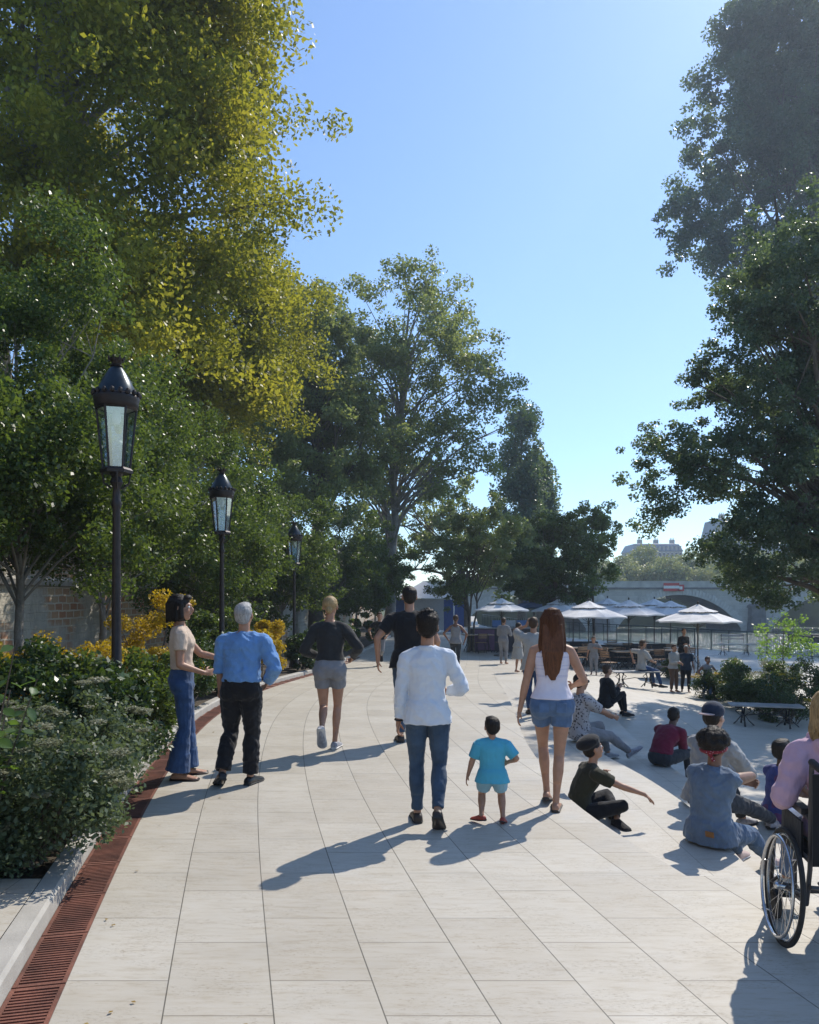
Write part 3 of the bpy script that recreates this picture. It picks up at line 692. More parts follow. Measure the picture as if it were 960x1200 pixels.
def remesh(mb, name, mat, parent, vox, fold=0, smooth=3, seed=0, fac=.5):
    me = mb.mesh(name); o = bpy.data.objects.new(name, me); COL.objects.link(o)
    r = o.modifiers.new('r', 'REMESH'); r.mode = 'VOXEL'; r.voxel_size = vox; r.use_smooth_shade = True
    if smooth:
        s = o.modifiers.new('s', 'SMOOTH'); s.factor = fac; s.iterations = smooth
    dg = bpy.context.evaluated_depsgraph_get(); ev = o.evaluated_get(dg)
    nm_ = bpy.data.meshes.new_from_object(ev, depsgraph=dg)
    o.modifiers.clear(); o.data = nm_; nm_.name = name
    bpy.data.meshes.remove(me)
    if fold:
        n = len(nm_.vertices); co = np.empty(n*3, np.float32); nm_.vertices.foreach_get('co', co); co = co.reshape(-1, 3)
        no = np.empty(n*3, np.float32); nm_.vertices.foreach_get('normal', no); no = no.reshape(-1, 3)
        sh = np.array([seed*.37, seed*.91, seed*.53])
        a = co+sh; k = (.55-np.abs(spn(a*.9)))*.9+(.5-np.abs(spn(a*np.array([1.3, 1.3, 2.1])+3)))*.6+spn(a*2.5)*.2-.25
        co += no*(k*fold)[:, None]; nm_.vertices.foreach_set('co', co.ravel())
    nm_.materials.clear()
    if mat: nm_.materials.append(mat)
    nm_.shade_smooth()
    o.parent = parent
    return o
def frame(d, up):
    d = V(d).normalized(); u = V(up)-d*V(up).dot(d)
    if u.length < 1e-4: u = V((1, 0, 0))-d*d.x
    u.normalize(); s = d.cross(u)
    return s, d, u     # side, dir, up(back of hand)
def hand(mb, w_, d, nrm, side, curl=.35, s=1.0, fist=False, thin=1.0):
    """w_: wrist, d: direction, nrm: palm normal (towards palm), side: +1 thumb along d x nrm"""
    d = V(d).normalized(); n = V(nrm)-d*V(nrm).dot(d); n.normalize(); t = d.cross(n)*side   # thumb side
    w_ = V(w_)
    m = Matrix((t, d, n)).transposed()
    mb.ell(w_+d*.048*s, (.038*s, .052*s, .0145*s), m, 10, 6)
    mb.tube([w_-d*.015*s, w_+d*.03*s], [.021*s, .022*s], 8, True)
    lens = [.070, .078, .072, .056]
    for i, ln in enumerate(lens):
        off = (.029-.0195*i)
        p = w_+d*.085*s+t*off*s
        dirv = d+t*(.10-.07*i)*(1-curl); pts = [w_+d*.045*s+t*off*.8*s, p]; c = curl*(1+.12*i)
        ang = 0
        for j, fr in enumerate((.45, .32, .26)):
            ang += c*(.55, .9, .7)[j]
            dd = (dirv.normalized()*math.cos(ang)+n*math.sin(ang)); p = p+dd*ln*fr*s; pts.append(p)
        mb.tube(pts, [.009*s*thin, .0092*s*thin, .0086*s*thin, .0079*s*thin, .0066*s*thin], 7, True)
    b = w_+d*.022*s+t*.024*s
    td = (t*.75+d*.75+n*.35).normalized(); td2 = (t*.15+d*.9+n*(.3+curl*.6)).normalized()
    mb.tube([b-t*.012*s, b+td*.034*s, b+td*.034*s+td2*.028*s, b+td*.034*s+td2*.05*s], [.0125*s, .0115*s, .0098*s, .008*s], 7, True)
def person(name_lab, loc, H, face, P):
    """P: pose and outfit dict, all in metres of a 1.75 m figure (x right, y forward, z up)"""
    g = P.get
    k = H/1.75; r = empty('person', loc, R(-face)); tag(r, name_lab, 'person', g('group'))
    vox = g('vox', .009); fem = g('fem', False); kid = g('kid', 0.0)
    build = g('build', 1.0)
    leg1, leg2 = .437*(1-.12*kid), .414*(1-.14*kid); arm1, arm2 = .29*(1-.08*kid), .255*(1-.08*kid); hs = 1.10+.34*kid
    pel = V(g('pel', (0, 0, .93*(1-.14*kid))))
    l1, l2 = R(g('lean1', 2)), R(g('lean2', 4)); roll = R(g('roll', 0)); tw = R(g('twist', 0)); py = R(g('pyaw', 0))
    def sp(a, rl): return V((math.sin(rl), math.sin(a)*math.cos(rl), math.cos(a)*math.cos(rl)))
    s1 = sp(l1, roll*.6); s2 = sp(l2, roll)
    rotp = Matrix.Rotation(py, 3, 'Z'); s1 = rotp @ s1; s2 = rotp @ s2
    side0 = V((math.cos(py), math.sin(py), 0)); side1 = V((math.cos(py+tw), math.sin(py+tw), 0))
    wst = pel+s1*.20; chs = wst+s2*.18; nk = chs+s2*.155
    sw = (.158 if fem else .182)*build*(1-.05*kid); hw = .092
    st = V(g('shrug', (0, 0, 0)))
    SH = {-1: chs+s2*.082-side1*sw+st, 1: chs+s2*.082+side1*sw+st}
    HP = {-1: pel-side0*hw, 1: pel+side0*hw}
    J = {}
    for sg, nm_ in ((-1, 'L'), (1, 'R')):
        ht = V(g('hand'+nm_, (sg*.27, .03, .76*(1-.1*kid)))); el, ht = ik(SH[sg], ht, arm1, arm2, g('elb'+nm_, (sg*.4, -1, -.2)))
        ft = V(g('foot'+nm_, (sg*.10, 0, .085))); kn, ft = ik(HP[sg], ft, leg1, leg2, g('knee'+nm_, (sg*.08, 1, .1)))
        J[sg] = (el, ht, kn, ft)
    hy = R(g('hyaw', 0))+py+tw*.5; hp = R(g('hpitch', 0)); hr = R(g('hroll', 0))
    hm = Matrix.Rotation(hy, 3, 'Z') @ Matrix.Rotation(-hp, 3, 'X') @ Matrix.Rotation(hr, 3, 'Y')
    hup = hm @ V((0, 0, 1)); nd = (s2+hup).normalized()
    hc = nk+nd*.085*(1-.25*kid)+hup*.085*hs+hm @ V((0, .015, 0))
    def Z(v): return V(v)*k
    def rings_torso(mb, off, t0, t1, wm=1.0, hemflare=0.0, keep=False):
        prof = [(-.10, .105, .085), (-.04, .158 if fem else .150, .112), (.03, .172 if fem else .158, .118), (.10, .150 if fem else .148, .105), (.20, .122 if fem else .140, .094), (.29, .136 if fem else .152, .102), (.37, .150 if fem else .168, .112 if not fem else .118), (.44, .146 if fem else .168, .102), (.49, .115 if fem else .130, .080), (.525, .078, .060), (.55, .058, .056)]
        out = []
        def sample(t):
            for i in range(len(prof)-1):
                if prof[i][0] <= t <= prof[i+1][0]:
                    f = (t-prof[i][0])/(prof[i+1][0]-prof[i][0]); return [prof[i][q]*(1-f)+prof[i+1][q]*f for q in (1, 2)]
            return prof[0][1:] if t < prof[0][0] else prof[-1][1:]
        n = 16; t = t0; ts = []
        while t < t1-1e-6: ts.append(t); t += .03
        ts.append(t1)
        for t in ts:
            a, b = sample(max(t, .03) if keep else t)
            if t < .20: c = pel+s1*t; f = 0; ax = s1
            elif t < .38: c = wst+s2*(t-.20); ax = s2
            else: c = chs+s2*(t-.38); ax = s2
            f = min(1, max(0, (t-.1)/.3)); sd = (side0*(1-f)+side1*f).normalized()
            fw = V((0, 0, 1)).cross(sd); fw = ax.cross(sd)*-1 if False else sd.cross(ax)*-1
            if fw.dot(V((-sd.y, sd.x, 0))) < 0: fw = -fw
            if keep and t0 < .04 and t < .10: a = max(a, .185-.25*max(0, t)); b = max(b, .122)
            a = a*build*wm+off; b = b*(build**.5)*wm+off+g('belly', 0)*math.exp(-((t-.15)/.1)**2)
            if t < t0+.1: a += hemflare*(1-(t-t0)/.1); b += hemflare*(1-(t-t0)/.1)
            shift = fw*(.0+(.012*math.exp(-((t-.02)/.06)**2)*-1.6) + (.012*math.exp(-((t-.38)/.07)**2) if fem else 0))
            out.append([Z(c+shift+sd*math.cos(q*2*PI/n)*a+fw*math.sin(q*2*PI/n)*b*(1 if math.sin(q*2*PI/n) > 0 else .95)) for q in range(n)])
        mb.rings(out)
    def limb(mb, sg, arm, off, f0, f1, wide=None, flare=0, wm=1.0):
        a, b, c = (SH[sg], J[sg][0], J[sg][1]) if arm else (HP[sg], J[sg][2], J[sg][3])
        if arm: prof = [(0, .050), (.12, .051), (.3, .046), (.45, .040), (.5, .039), (.58, .040), (.7, .036), (.88, .027), (1, .025)]
        else: prof = [(0, .088), (.12, .086), (.25, .076), (.4, .060), (.48, .053), (.52, .051), (.6, .052), (.68, .053), (.8, .042), (.93, .033), (1, .034)]
        m_ = (.92 if fem else 1)*build**.5*(1+.08*kid)
        la, lb = (b-a).length, (c-b).length
        def pos(t): return a.lerp(b, t*2) if t < .5 else b.lerp(c, t*2-1)
        pts, rad = [], []
        tt = sorted(set([f0, f1]+[p[0] for p in prof if f0 < p[0] < f1]+[q/24 for q in range(25) if f0 < q/24 < f1]))
        for t in tt:
            rr = np.interp(t, [p[0] for p in prof], [p[1] for p in prof])*m_*wm+off
            if flare and t > .5: rr += flare*(t-.5)*2
            if wide is not None: rr = max(rr, wide)
            p = pos(t)
            if not arm and .55 < t < .8:
                bk = V((0, -1, 0)) if (c-b).normalized().z < -.5 else V((0, 0, 0)); p = p+rotp @ bk*.010
            pts.append(Z(p)); rad.append(rr*k)
        # soften the joint
        mb.tube(pts, rad, 12, round_end=True) if off == 0 else mb.tube(pts, rad, 12)
    sk = skinmat(g('skin', 'light'))
    body = MB()
    rings_torso(body, -.007, -.10, .46); rings_torso(body, 0, .42, .55)
    # shoulders and neck
    for sg in (-1, 1):
        body.tube([Z(nk-s2*.02+side1*sg*.035), Z(nk-s2*.05+side1*sg*.09), Z(SH[sg]-s2*.002)], [.045*k, .048*k, .048*k], 10, True)
        body.ell(Z(HP[sg]-V((0, .03, .02)) if g('pel') is None or pel.z > .7 else HP[sg]), (.076*k, .078*k, .088*k))
        limb(body, sg, True, 0, 0, 1); limb(body, sg, False, 0, .06, 1)
        el, ht, kn, ft = J[sg]; nm_ = 'L' if sg < 0 else 'R'
        fd = (ht-el).normalized()
        hd = V(g('hdir'+nm_, tuple(fd))); pn = V(g('palm'+nm_, (-sg, 0, 0)))
        # thumb side: for hanging arm thumb points forward
        d_ = hd.normalized(); n_ = (pn-d_*pn.dot(d_)).normalized(); t_ = d_.cross(n_)
        th = V(g('thumb'+nm_, (0, 1, .2))); sgn = 1 if t_.dot(th) > 0 else -1
        hand(body, Z(ht), d_, n_, sgn, g('curl'+nm_, .4), k*(1 if not fem else .93)*(1+.1*kid), thin=max(1, vox/.0085))
        fdir = V(g('fdir'+nm_, (sg*.12, 1, 0))).normalized(); 
        up_ = V(g('fup'+nm_, (0, 0, 1))); up_ = (up_-fdir*up_.dot(fdir)).normalized(); sd_ = fdir.cross(up_)
        def footloft(mb, off, sole=False, ft=ft, up_=up_, fdir=fdir, sd_=sd_):
            base = ft-up_*.082*1.0
            st_ = [(-.065, .022, .035, .032), (-.05, .032, .055, .05), (0, .036, .062, .075), (.05, .036, .048, .07), (.10, .043, .034, .05), (.15, .046, .025, .034), (.185, .038, .020, .026), (.20, .02, .014, .018)]
            rr_ = []
            for (y_, wx_, zc, hz) in st_:
                c_ = base+fdir*y_*(1+off*4)+up_*(zc*.62+.004); hz_ = hz*.6
                if sole: c_ = base+fdir*y_*(1+off*4)+up_*.012; hz_ = .014
                rr_.append([Z(c_+sd_*math.cos(q*PI/5)*(wx_+off)+up_*math.sin(q*PI/5)*(hz_+(0 if sole else off))) for q in range(10)])
            mb.rings(rr_)
        footloft(body, 0)
        J[sg] = J[sg]+(footloft,)
    body.tube([Z(nk-s2*.06), Z(nk+nd*.02), Z(hc-hup*.05*hs)], [.058*k, (.050 if fem else .056)*k, (.048 if fem else .054)*k], 12)
    def hp_(x, y, z): return Z(hc+hm @ V((x, y, z))*hs)
    hms = hm
    body.ell(hp_(0, -.012, .022), (.074*k*hs, .092*k*hs, .086*k*hs), hms)
    body.ell(hp_(0, .022, -.035), (.058*k*hs, .066*k*hs, .078*k*hs), hms)
    body.ell(hp_(0, .055, -.088), (.026*k*hs, .026*k*hs, .022*k*hs), hms, 10, 6)
    body.tube([hp_(0, .084, .012), hp_(0, .103, -.022), hp_(0, .098, -.034)], [.008*k*hs, .012*k*hs, .012*k*hs], 8, True)
    body.tube([hp_(-.028, .076, .024), hp_(0, .084, .022), hp_(.028, .076, .024)], [.010*k*hs]*3, 6, True)
    body.tube([hp_(-.020, .080, -.058), hp_(0, .088, -.057), hp_(.020, .080, -.058)], [.007*k*hs]*3, 6, True)
    for sg in (-1, 1):
        body.ell(hp_(sg*.074, -.008, -.008), (.010*k*hs, .020*k*hs, .032*k*hs), hms @ Matrix.Rotation(R(sg*20), 3, 'Z'), 8, 6)
        body.ell(hp_(sg*.036, .060, -.028), (.022*k*hs, .02*k*hs, .022*k*hs), hms, 8, 6)
    remesh(body, 'body', sk, r, vox*max(.7, k if kid else 1), 0, 2)
    det = vox < .0125
    if det:
        eb = MB()
        for sg in (-1, 1):
            e = MB(); e.ell(hp_(sg*.031, .074, .004), (.0115*k*hs,)*3, hms, 10, 8); e.build('eye', M('eye_white', (.75, .73, .7), .3, .03), r, True)
            e2 = MB(); e2.ell(hp_(sg*.031, .0815, .004), (.0056*k*hs, .0045*k*hs, .0056*k*hs), hms, 8, 6); e2.build('iris', M('iris', (.05, .03, .02), .2), r, True)
        e = MB(); e.tube([hp_(-.021, .0845, -.0585), hp_(0, .0925, -.057), hp_(.021, .0845, -.0585)], [.003*k*hs, .0055*k*hs, .003*k*hs], 6, True)
        e.build('lips', M('lips_'+g('skin', 'light'), tuple(c*f for c, f in zip(SKIN[g('skin', 'light')], (.85, .5, .55))), .45), r, True)
    # hair
    hk = g('hair', 'short'); hcM = hairmat('hair_'+g('haircol', 'dark'), {'dark': (.018, .013, .010), 'brown': (.07, .038, .02), 'grey': (.42, .41, .40), 'blond': (.42, .29, .14), 'ginger': (.13, .05, .022), 'bald': (.2, .1, .06)}[g('haircol', 'dark')])
    hb = MB(); q = k*hs
    if hk == 'short':
        hb.ell(hp_(0, -.022, .034), (.080*q, .090*q, .082*q), hms); hb.ell(hp_(0, -.045, -.002), (.072*q, .062*q, .075*q), hms); hb.ell(hp_(0, .03, .078), (.06*q, .055*q, .03*q), hms)
    elif hk == 'full':
        hb.ell(hp_(0, -.020, .045), (.088*q, .100*q, .088*q), hms); hb.ell(hp_(0, -.05, .0), (.078*q, .065*q, .085*q), hms); hb.ell(hp_(0, .04, .09), (.068*q, .055*q, .035*q), hms)
        rg = random.Random(4)
        for _ in range(16):
            a = rg.uniform(0, 2*PI); e_ = rg.uniform(.1, 1.3); hb.ell(hp_(math.cos(a)*math.cos(e_)*.07, -.02+math.sin(a)*math.cos(e_)*.08, .05+math.sin(e_)*.075), (.024*q,)*3, None, 8, 5)
    elif hk == 'afro':
        hb.ell(hp_(0, -.02, .05), (.108*q, .112*q, .092*q), hms); hb.ell(hp_(0, -.035, .02), (.102*q, .095*q, .085*q), hms)
        rg = random.Random(4)
        for _ in range(110):
            a = rg.uniform(0, 2*PI); e_ = rg.uniform(-.2, 1.4); hb.ell(hp_(math.cos(a)*math.cos(e_)*.104, -.02+math.sin(a)*math.cos(e_)*.104, .045+math.sin(e_)*.092), (.026*q,)*3, None, 8, 5)
    elif hk == 'bob':
        hb.ell(hp_(0, -.022, .036), (.088*q, .098*q, .085*q), hms); hb.ell(hp_(0, -.035, -.035), (.092*q, .078*q, .095*q), hms); hb.tube([hp_(-.078, .015, .02), hp_(-.082, .02, -.08)], .022*q, 8, True); hb.tube([hp_(.078, .015, .02), hp_(.082, .02, -.08)], .022*q, 8, True)
        hb.ell(hp_(0, .06, .085), (.06*q, .035*q, .028*q), hms)
        hb.rings([[hp_(math.cos(a*PI/7)*rx_, -.03+math.sin(a*PI/7)*ry_, z_) for a in range(14)] for z_, rx_, ry_ in ((-.02, .088, .072), (-.08, .095, .078), (-.118, .092, .072))])
    elif hk == 'bun':
        hb.ell(hp_(0, -.022, .030), (.080*q, .092*q, .082*q), hms); hb.ell(hp_(0, -.09, -.035), (.036*q, .034*q, .040*q), hms, 10, 8)
    elif hk == 'long':
        hb.ell(hp_(0, -.022, .034), (.086*q, .098*q, .086*q), hms); hb.ell(hp_(0, -.045, -.02), (.085*q, .07*q, .10*q), hms)
        ln = g('hairlen', .42); back = hm @ V((0, -.07, 0))*hs
        pr = [(0, .082, .06), (.18, .098, .05), (.4, .100, .042), (.7, .082, .034), (.9, .05, .024), (1, .018, .012)]
        top_ = hc+hm @ V((0, -.045, 0)); dn = V((0, -.06, -1)).normalized()
        hb.rings([[Z(top_+dn*ln*t+V((0, -.045*min(1, t*3), 0))+side1*math.cos(a*PI/7)*w_+V((0, math.sin(a*PI/7)*d_, 0))) for a in range(14)] for t, w_, d_ in pr])
        rg = random.Random(3)
        for _ in range(26):
            x0 = rg.uniform(-.075, .075); e0 = rg.uniform(.75, 1.02)
            hb.tube([Z(top_+side1*x0+V((0, -.07, -.02))), Z(top_+dn*ln*.5+side1*x0*1.15+V((0, -.09, 0))), Z(top_+dn*ln*e0+side1*x0*.75+V((0, -.055, 0)))], [.013*k, .014*k, .005*k], 6, True)
    if hk != 'none':
        ho = remesh(hb, 'hair', hcM, r, vox*.9, .004*q, 1, 3)
        if vox < .0096 and hk not in ('long',):
            me_ = ho.data; rg = random.Random(5); fz = MB(); nv = len(me_.vertices)
            ln_ = .022 if hk in ('afro', 'full') else .011
            for _ in range(900):
                v_ = me_.vertices[rg.randrange(nv)]; n_ = v_.normal; p_ = v_.co-n_*.004
                t_ = (n_*(1 if hk in ('afro', 'full') else .55)+V((rg.gauss(0, .35), rg.gauss(0, .35), rg.gauss(-.25, .35)))).normalized()
                u_ = n_.cross(t_); u_ = u_.normalized()*.0016 if u_.length > 1e-4 else V((.0016, 0, 0))
                w_2 = t_.cross(u_).normalized()*.0016; e_ = p_+t_*ln_*rg.uniform(.5, 1.2)
                fz.add([p_+u_, p_-u_, p_+w_2, e_], [(0, 1, 3), (1, 2, 3), (2, 0, 3)])
            fz.build('hair_wisps', hcM, r)
    if hk in ('long', 'bob') and vox < .009:
        sb = MB(); rg = random.Random(8); n_ = 260
        ln = g('hairlen', .42) if hk == 'long' else .15
        for _ in range(n_):
            a_ = rg.uniform(PI*1.02, PI*1.98) if hk == 'long' else rg.uniform(PI*.95, PI*2.05)
            x0, y0 = math.cos(a_), math.sin(a_); e0 = rg.uniform(.6, 1.06) if hk == 'long' else rg.uniform(.85, 1.1)
            rr0 = rg.uniform(1.0, 1.07)
            p = [hp_(x0*.055*rr0, -.025+y0*.06*rr0, .105), hp_(x0*.09*rr0, -.025+y0*.098*rr0, .03), hp_(x0*.092*rr0, -.035+y0*.085*rr0, -.04)]
            if hk == 'long':
                w2 = rg.uniform(.9, 1.15)
                p += [p[-1]+V((0, -.01, -ln*.35*e0))*k+side1*x0*.012*w2, p[-1]+V((0, .0, -ln*.62*e0))*k-side1*x0*.005, p[-1]+V((0, .015, -(ln*.9)*e0))*k-side1*x0*.045*w2]
            else: p += [p[-1]+V((0, 0, -.085*e0))*q]
            sb.tube(p, [.0012*k]+[.0022*k]*(len(p)-2)+[.0008*k], 4)
        sb.build('hair_strands', hcM, r, True)
    if g('cap'):
        cb = MB(); back = -1 if g('cap')[1] else 1
        cb.ell(hp_(0, -.018, .052), (.088*q, .102*q, .082*q), hms, 18, 10)
        if g('cap')[1] == 2: cb.ell(hp_(0, -.04, .075), (.112*q, .125*q, .062*q), hms @ Matrix.Rotation(R(14), 3, 'X'), 18, 10)
        cap_ = remesh(cb, 'cap', fabric('cap_'+g('cap')[0], g('cap')[2], .1, .2), r, vox, 0, 2)
        if g('cap')[1] == 2: r['beret'] = 1; del r['beret']; return_visor = False
        else: return_visor = True
        vb = MB(); vb.ell(hp_(0, .105*back-.01, .03), (.068*q, .062*q, .009*q), hms, 16, 6); return_visor and remesh(vb, 'cap_visor', fabric('visor_'+g('cap')[0], g('cap')[3], .1, .1), r, vox*.7, 0, 1)
    if g('band'):
        bb = MB(); bb.tube([hp_(math.cos(a*PI/12)*.085, -.018+math.sin(a*PI/12)*.098, -.016) for a in range(24)], .017*q, 8, closed=True)
        bb.ell(hp_(.02, -.118, -.03), (.022*q, .014*q, .018*q)); bb.tube([hp_(.02, -.118, -.03), hp_(.05, -.125, -.08)], [.012*q, .016*q], 6)
        bb.build('headband', fabric('red_bandana', (.22, .02, .03), .2, .4, pattern=('dot', (.6, .5, .5), 60, .22)), r, True)
    if g('glasses'):
        gb = MB(); 
        for sg in (-1, 1): gb.ell(hp_(sg*.033, .090, .004), (.025*q, .008*q, .020*q), hms, 12, 6); gb.tube([hp_(sg*.056, .084, .008), hp_(sg*.078, .0, .008)], .004*q, 5)
        gb.tube([hp_(-.01, .098, .008), hp_(.01, .098, .008)], .004*q, 5); gb.build('sunglasses', M('dark_plastic', (.01, .01, .012), .2), r, True)
    # clothes
    for sp_ in g('clothes', []):
        kind, matl = sp_[0], sp_[1]; o_ = sp_[2] if len(sp_) > 2 else {}
        off = o_.get('off', .014); mb = MB()
        if kind in ('tee', 'shirt', 'sweater', 'tank', 'vest', 'hoodie'):
            t0 = o_.get('t0', -.02); t1 = {'tank': .455, 'vest': .53}.get(kind, .532)
            rings_torso(mb, off, t0, t1, 1.0, hemflare=o_.get('hem', .006)+(.012 if t0 < .05 else 0), keep=True)
            if kind != 'tank':
                for sg in (-1, 1):
                    mb.tube([Z(nk-s2*.035+side1*sg*.035), Z(nk-s2*.052+side1*sg*.09), Z(SH[sg]+s2*.0-side1*sg*(.02 if kind == 'vest' else 0))], [(.043+off)*k, (.047+off)*k, (.048+off)*k], 10, True)
                    f1 = o_.get('sl', {'tee': .26, 'shirt': .97, 'sweater': .95, 'hoodie': .97}.get(kind, 0))
                    if isinstance(f1, dict): f1 = f1[sg]
                    if f1 > 0: limb(mb, sg, True, off+(.006 if kind in ('tee',) else .004), 0, f1, flare=o_.get('slflare', 0))
            else:
                for sg in (-1, 1):
                    mb.tube([Z(chs+s2*.06+side1*sg*.085+V((0, .10, 0))), Z(nk-s2*.01+side1*sg*.075), Z(chs+s2*.06+side1*sg*.085-V((0, .095, 0)))], [.02*k]*3, 8)
            if kind in ('shirt', 'vest'):
                mb.tube([Z(nk-s2*.01+side1*math.cos(a*PI/8)*.064+V((0, math.sin(a*PI/8)*.062, .012))) for a in range(16)], .018*k, 8, closed=True)
            if kind == 'hoodie':
                mb.ell(Z(nk+V((0, -.09, -.02))), (.115*k, .065*k, .08*k)); mb.tube([Z(nk+side1*math.cos(a*PI/8)*.085+V((0, math.sin(a*PI/8)*.085, .015))) for a in range(16)], .03*k, 8, closed=True)
            nm_ = {'tee': 't_shirt', 'shirt': 'shirt', 'sweater': 'sweater', 'tank': 'tank_top', 'vest': 'vest', 'hoodie': 'hoodie'}[kind]
            remesh(mb, nm_, matl, r, vox*1.1, o_.get('fold', .005)*1.6*k, 2, len(name_lab))
            if o_.get('cuff'):
                cb = MB()
                for sg in (-1, 1):
                    limb(cb, sg, True, off+.010, f1-.04, f1+.005)
                remesh(cb, 'cuffs', matl, r, vox, 0, 1)
        elif kind in ('trousers', 'shorts'):
            t1 = o_.get('t1', .11); f1 = o_.get('len', .97 if kind == 'trousers' else .3)
            rings_torso(mb, off*.8, -.10, t1)
            loose = any(q_[0] in ('tee', 'shirt', 'sweater', 'tank', 'vest', 'hoodie') and (q_[2] if len(q_) > 2 else {}).get('t0', -.02) < .04 for q_ in g('clothes', []))
            for sg in (-1, 1):
                if loose and pel.z > .7:
                    limb(mb, sg, False, off, 0.03, f1, flare=o_.get('flare', 0), wm=o_.get('wm', 1)); mb.ell(Z(HP[sg]+V((0, -.016, -.05))), (.090*k, .096*k, .095*k)); continue
                mb.ell(Z(HP[sg]-V((0, .025, .02))) if pel.z > .7 else Z(HP[sg]), ((.090+off)*k, (.092+off)*k, (.10+off)*k))
                if pel.z > .7: mb.ell(Z(HP[sg]+V((sg*-.02, -.055, -.03))), (.080*k, .07*k, .085*k))
                limb(mb, sg, False, off, 0, f1, flare=o_.get('flare', 0), wm=o_.get('wm', 1))
            remesh(mb, kind, matl, r, vox*1.1, o_.get('fold', .005)*1.6*k, 2, len(name_lab)+5)
        elif kind == 'skirt':
            rr_ = []
            for t in (.12, .05, 0, -.08, -.16, -o_.get('len', .25)):
                a = .175+max(0, -t)*.22; rr_.append([Z(pel+s1*t+side0*math.cos(q*PI/8)*a+V((0, math.sin(q*PI/8)*a*.78, 0))) for q in range(16)])
            mb.rings(rr_); remesh(mb, 'skirt', matl, r, vox*1.1, .006*k, 2)
        elif kind in ('shoes', 'sandals'):
            for sg in (-1, 1):
                mb = MB(); fl = J[sg][4]
                if kind == 'shoes':
                    fl(mb, .009); o = remesh(mb, 'shoe', matl, r, vox*.85, 0, 1)
                    sb_ = MB(); fl(sb_, .012, sole=True); sb_.build('sole', o_.get('sole', M('sole_dark', (.03, .03, .03), .8)), o, True)
                    o.children[0].parent = o
                else:
                    fl(mb, .008, sole=True); o = mb.build('sandal', matl, r, True)
        elif kind == 'belt':
            rr_ = [.10]
    return r, k, Z, J, hc, hm, pel, SH
# ------------------------------------------------------------------ structures beyond the water
def gxyz(px, py, D): return ((px-480)/900*D, D, 1.8+(700-py)/900*D)
bstone = stone_mat('bridge_stone', base=((.46, .45, .42), (.56, .54, .50)), streak=.3, uvscale=(1.6, 1.6))
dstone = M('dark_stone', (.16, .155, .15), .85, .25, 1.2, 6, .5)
BD, BW = 118, 14
br_ = empty('stone_bridge', (50, BD, -3.4)); tag(br_, 'long stone arch bridge crossing the river beyond the quay', 'bridge')
def bl(x, y, z): return (x-50, y-BD, z+3.4)
arches = [(17.5, 9.6, -2.9, 2.15), (41.4, 9.5, -2.9, 2.2), (65.2, 9.5, -2.9, 2.2), (89, 9.5, -2.9, 2.15), (113, 9.5, -2.9, 2.1)]
deck = 3.05
def arch_z(x):
    for cx_, a, z0, z1 in arches:
        if abs(x-cx_) < a:
            h = z1-z0; Rr = (a*a+h*h)/(2*h); return z1-Rr+math.sqrt(Rr*Rr-(x-cx_)**2)
    return -5
xs = []; x = 2.
while x < 128:
    xs.append(x); x += .4
for cx_, a, _, _ in arches: xs += [cx_-a-.001, cx_-a+.001, cx_+a-.001, cx_+a+.001]
xs = sorted(xs)
sheet('wall', [[bl(x, BD, arch_z(x)), bl(x, BD, deck)] for x in xs], bstone, [[(arch_z(x)*1.1, x), (deck*1.1, x)] for x in xs], br_, False)
sheet('wall', [[bl(x, BD+BW, arch_z(x)), bl(x, BD+BW, deck)] for x in xs], bstone, [[(arch_z(x)*1.1, x), (deck*1.1, x)] for x in xs], br_, False)
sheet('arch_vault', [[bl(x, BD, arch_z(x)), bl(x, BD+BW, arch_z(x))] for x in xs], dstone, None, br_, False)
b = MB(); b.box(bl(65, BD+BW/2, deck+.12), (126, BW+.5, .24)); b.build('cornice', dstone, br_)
b = MB(); b.box(bl(65, BD+BW/2, deck+.35), (126, BW-.8, .22)); b.build('road_deck', MATS['street_asphalt'], br_)
for yy in (BD-.1, BD+BW+.1):
    b = MB(); b.box(bl(65, yy, deck+.72), (126, .35, .92)); b.box(bl(65, yy, deck+1.2), (126, .5, .1)); b.build('parapet', M('parapet_stone', (.48, .46, .42), .85, .2, 1, 8, .4), br_)
for cx_, a, z0, z1 in arches:
    h = z1-z0; Rr = (a*a+h*h)/(2*h); zc = z1-Rr; th = math.asin(a/Rr); n = 46; b = MB()
    for i in range(n):
        t0 = -th+2*th*(i+.04)/n; t1 = -th+2*th*(i+.96)/n; ro = Rr+.95+.15*(i % 2)
        q = [(cx_+math.sin(t)*r_, zc+math.cos(t)*r_) for t, r_ in ((t0, Rr-.02), (t1, Rr-.02), (t1, ro), (t0, ro))]
        b.add([bl(x, BD+.1, z) for x, z in q]+[bl(x, BD-.13, z) for x, z in q], [(4, 5, 6, 7), (0, 4, 7, 3), (1, 2, 6, 5), (3, 7, 6, 2), (0, 1, 5, 4)])
    b.build('arch_ring', M('voussoir', (.54, .52, .48), .85, .15, 1.2, 8, .4), br_)
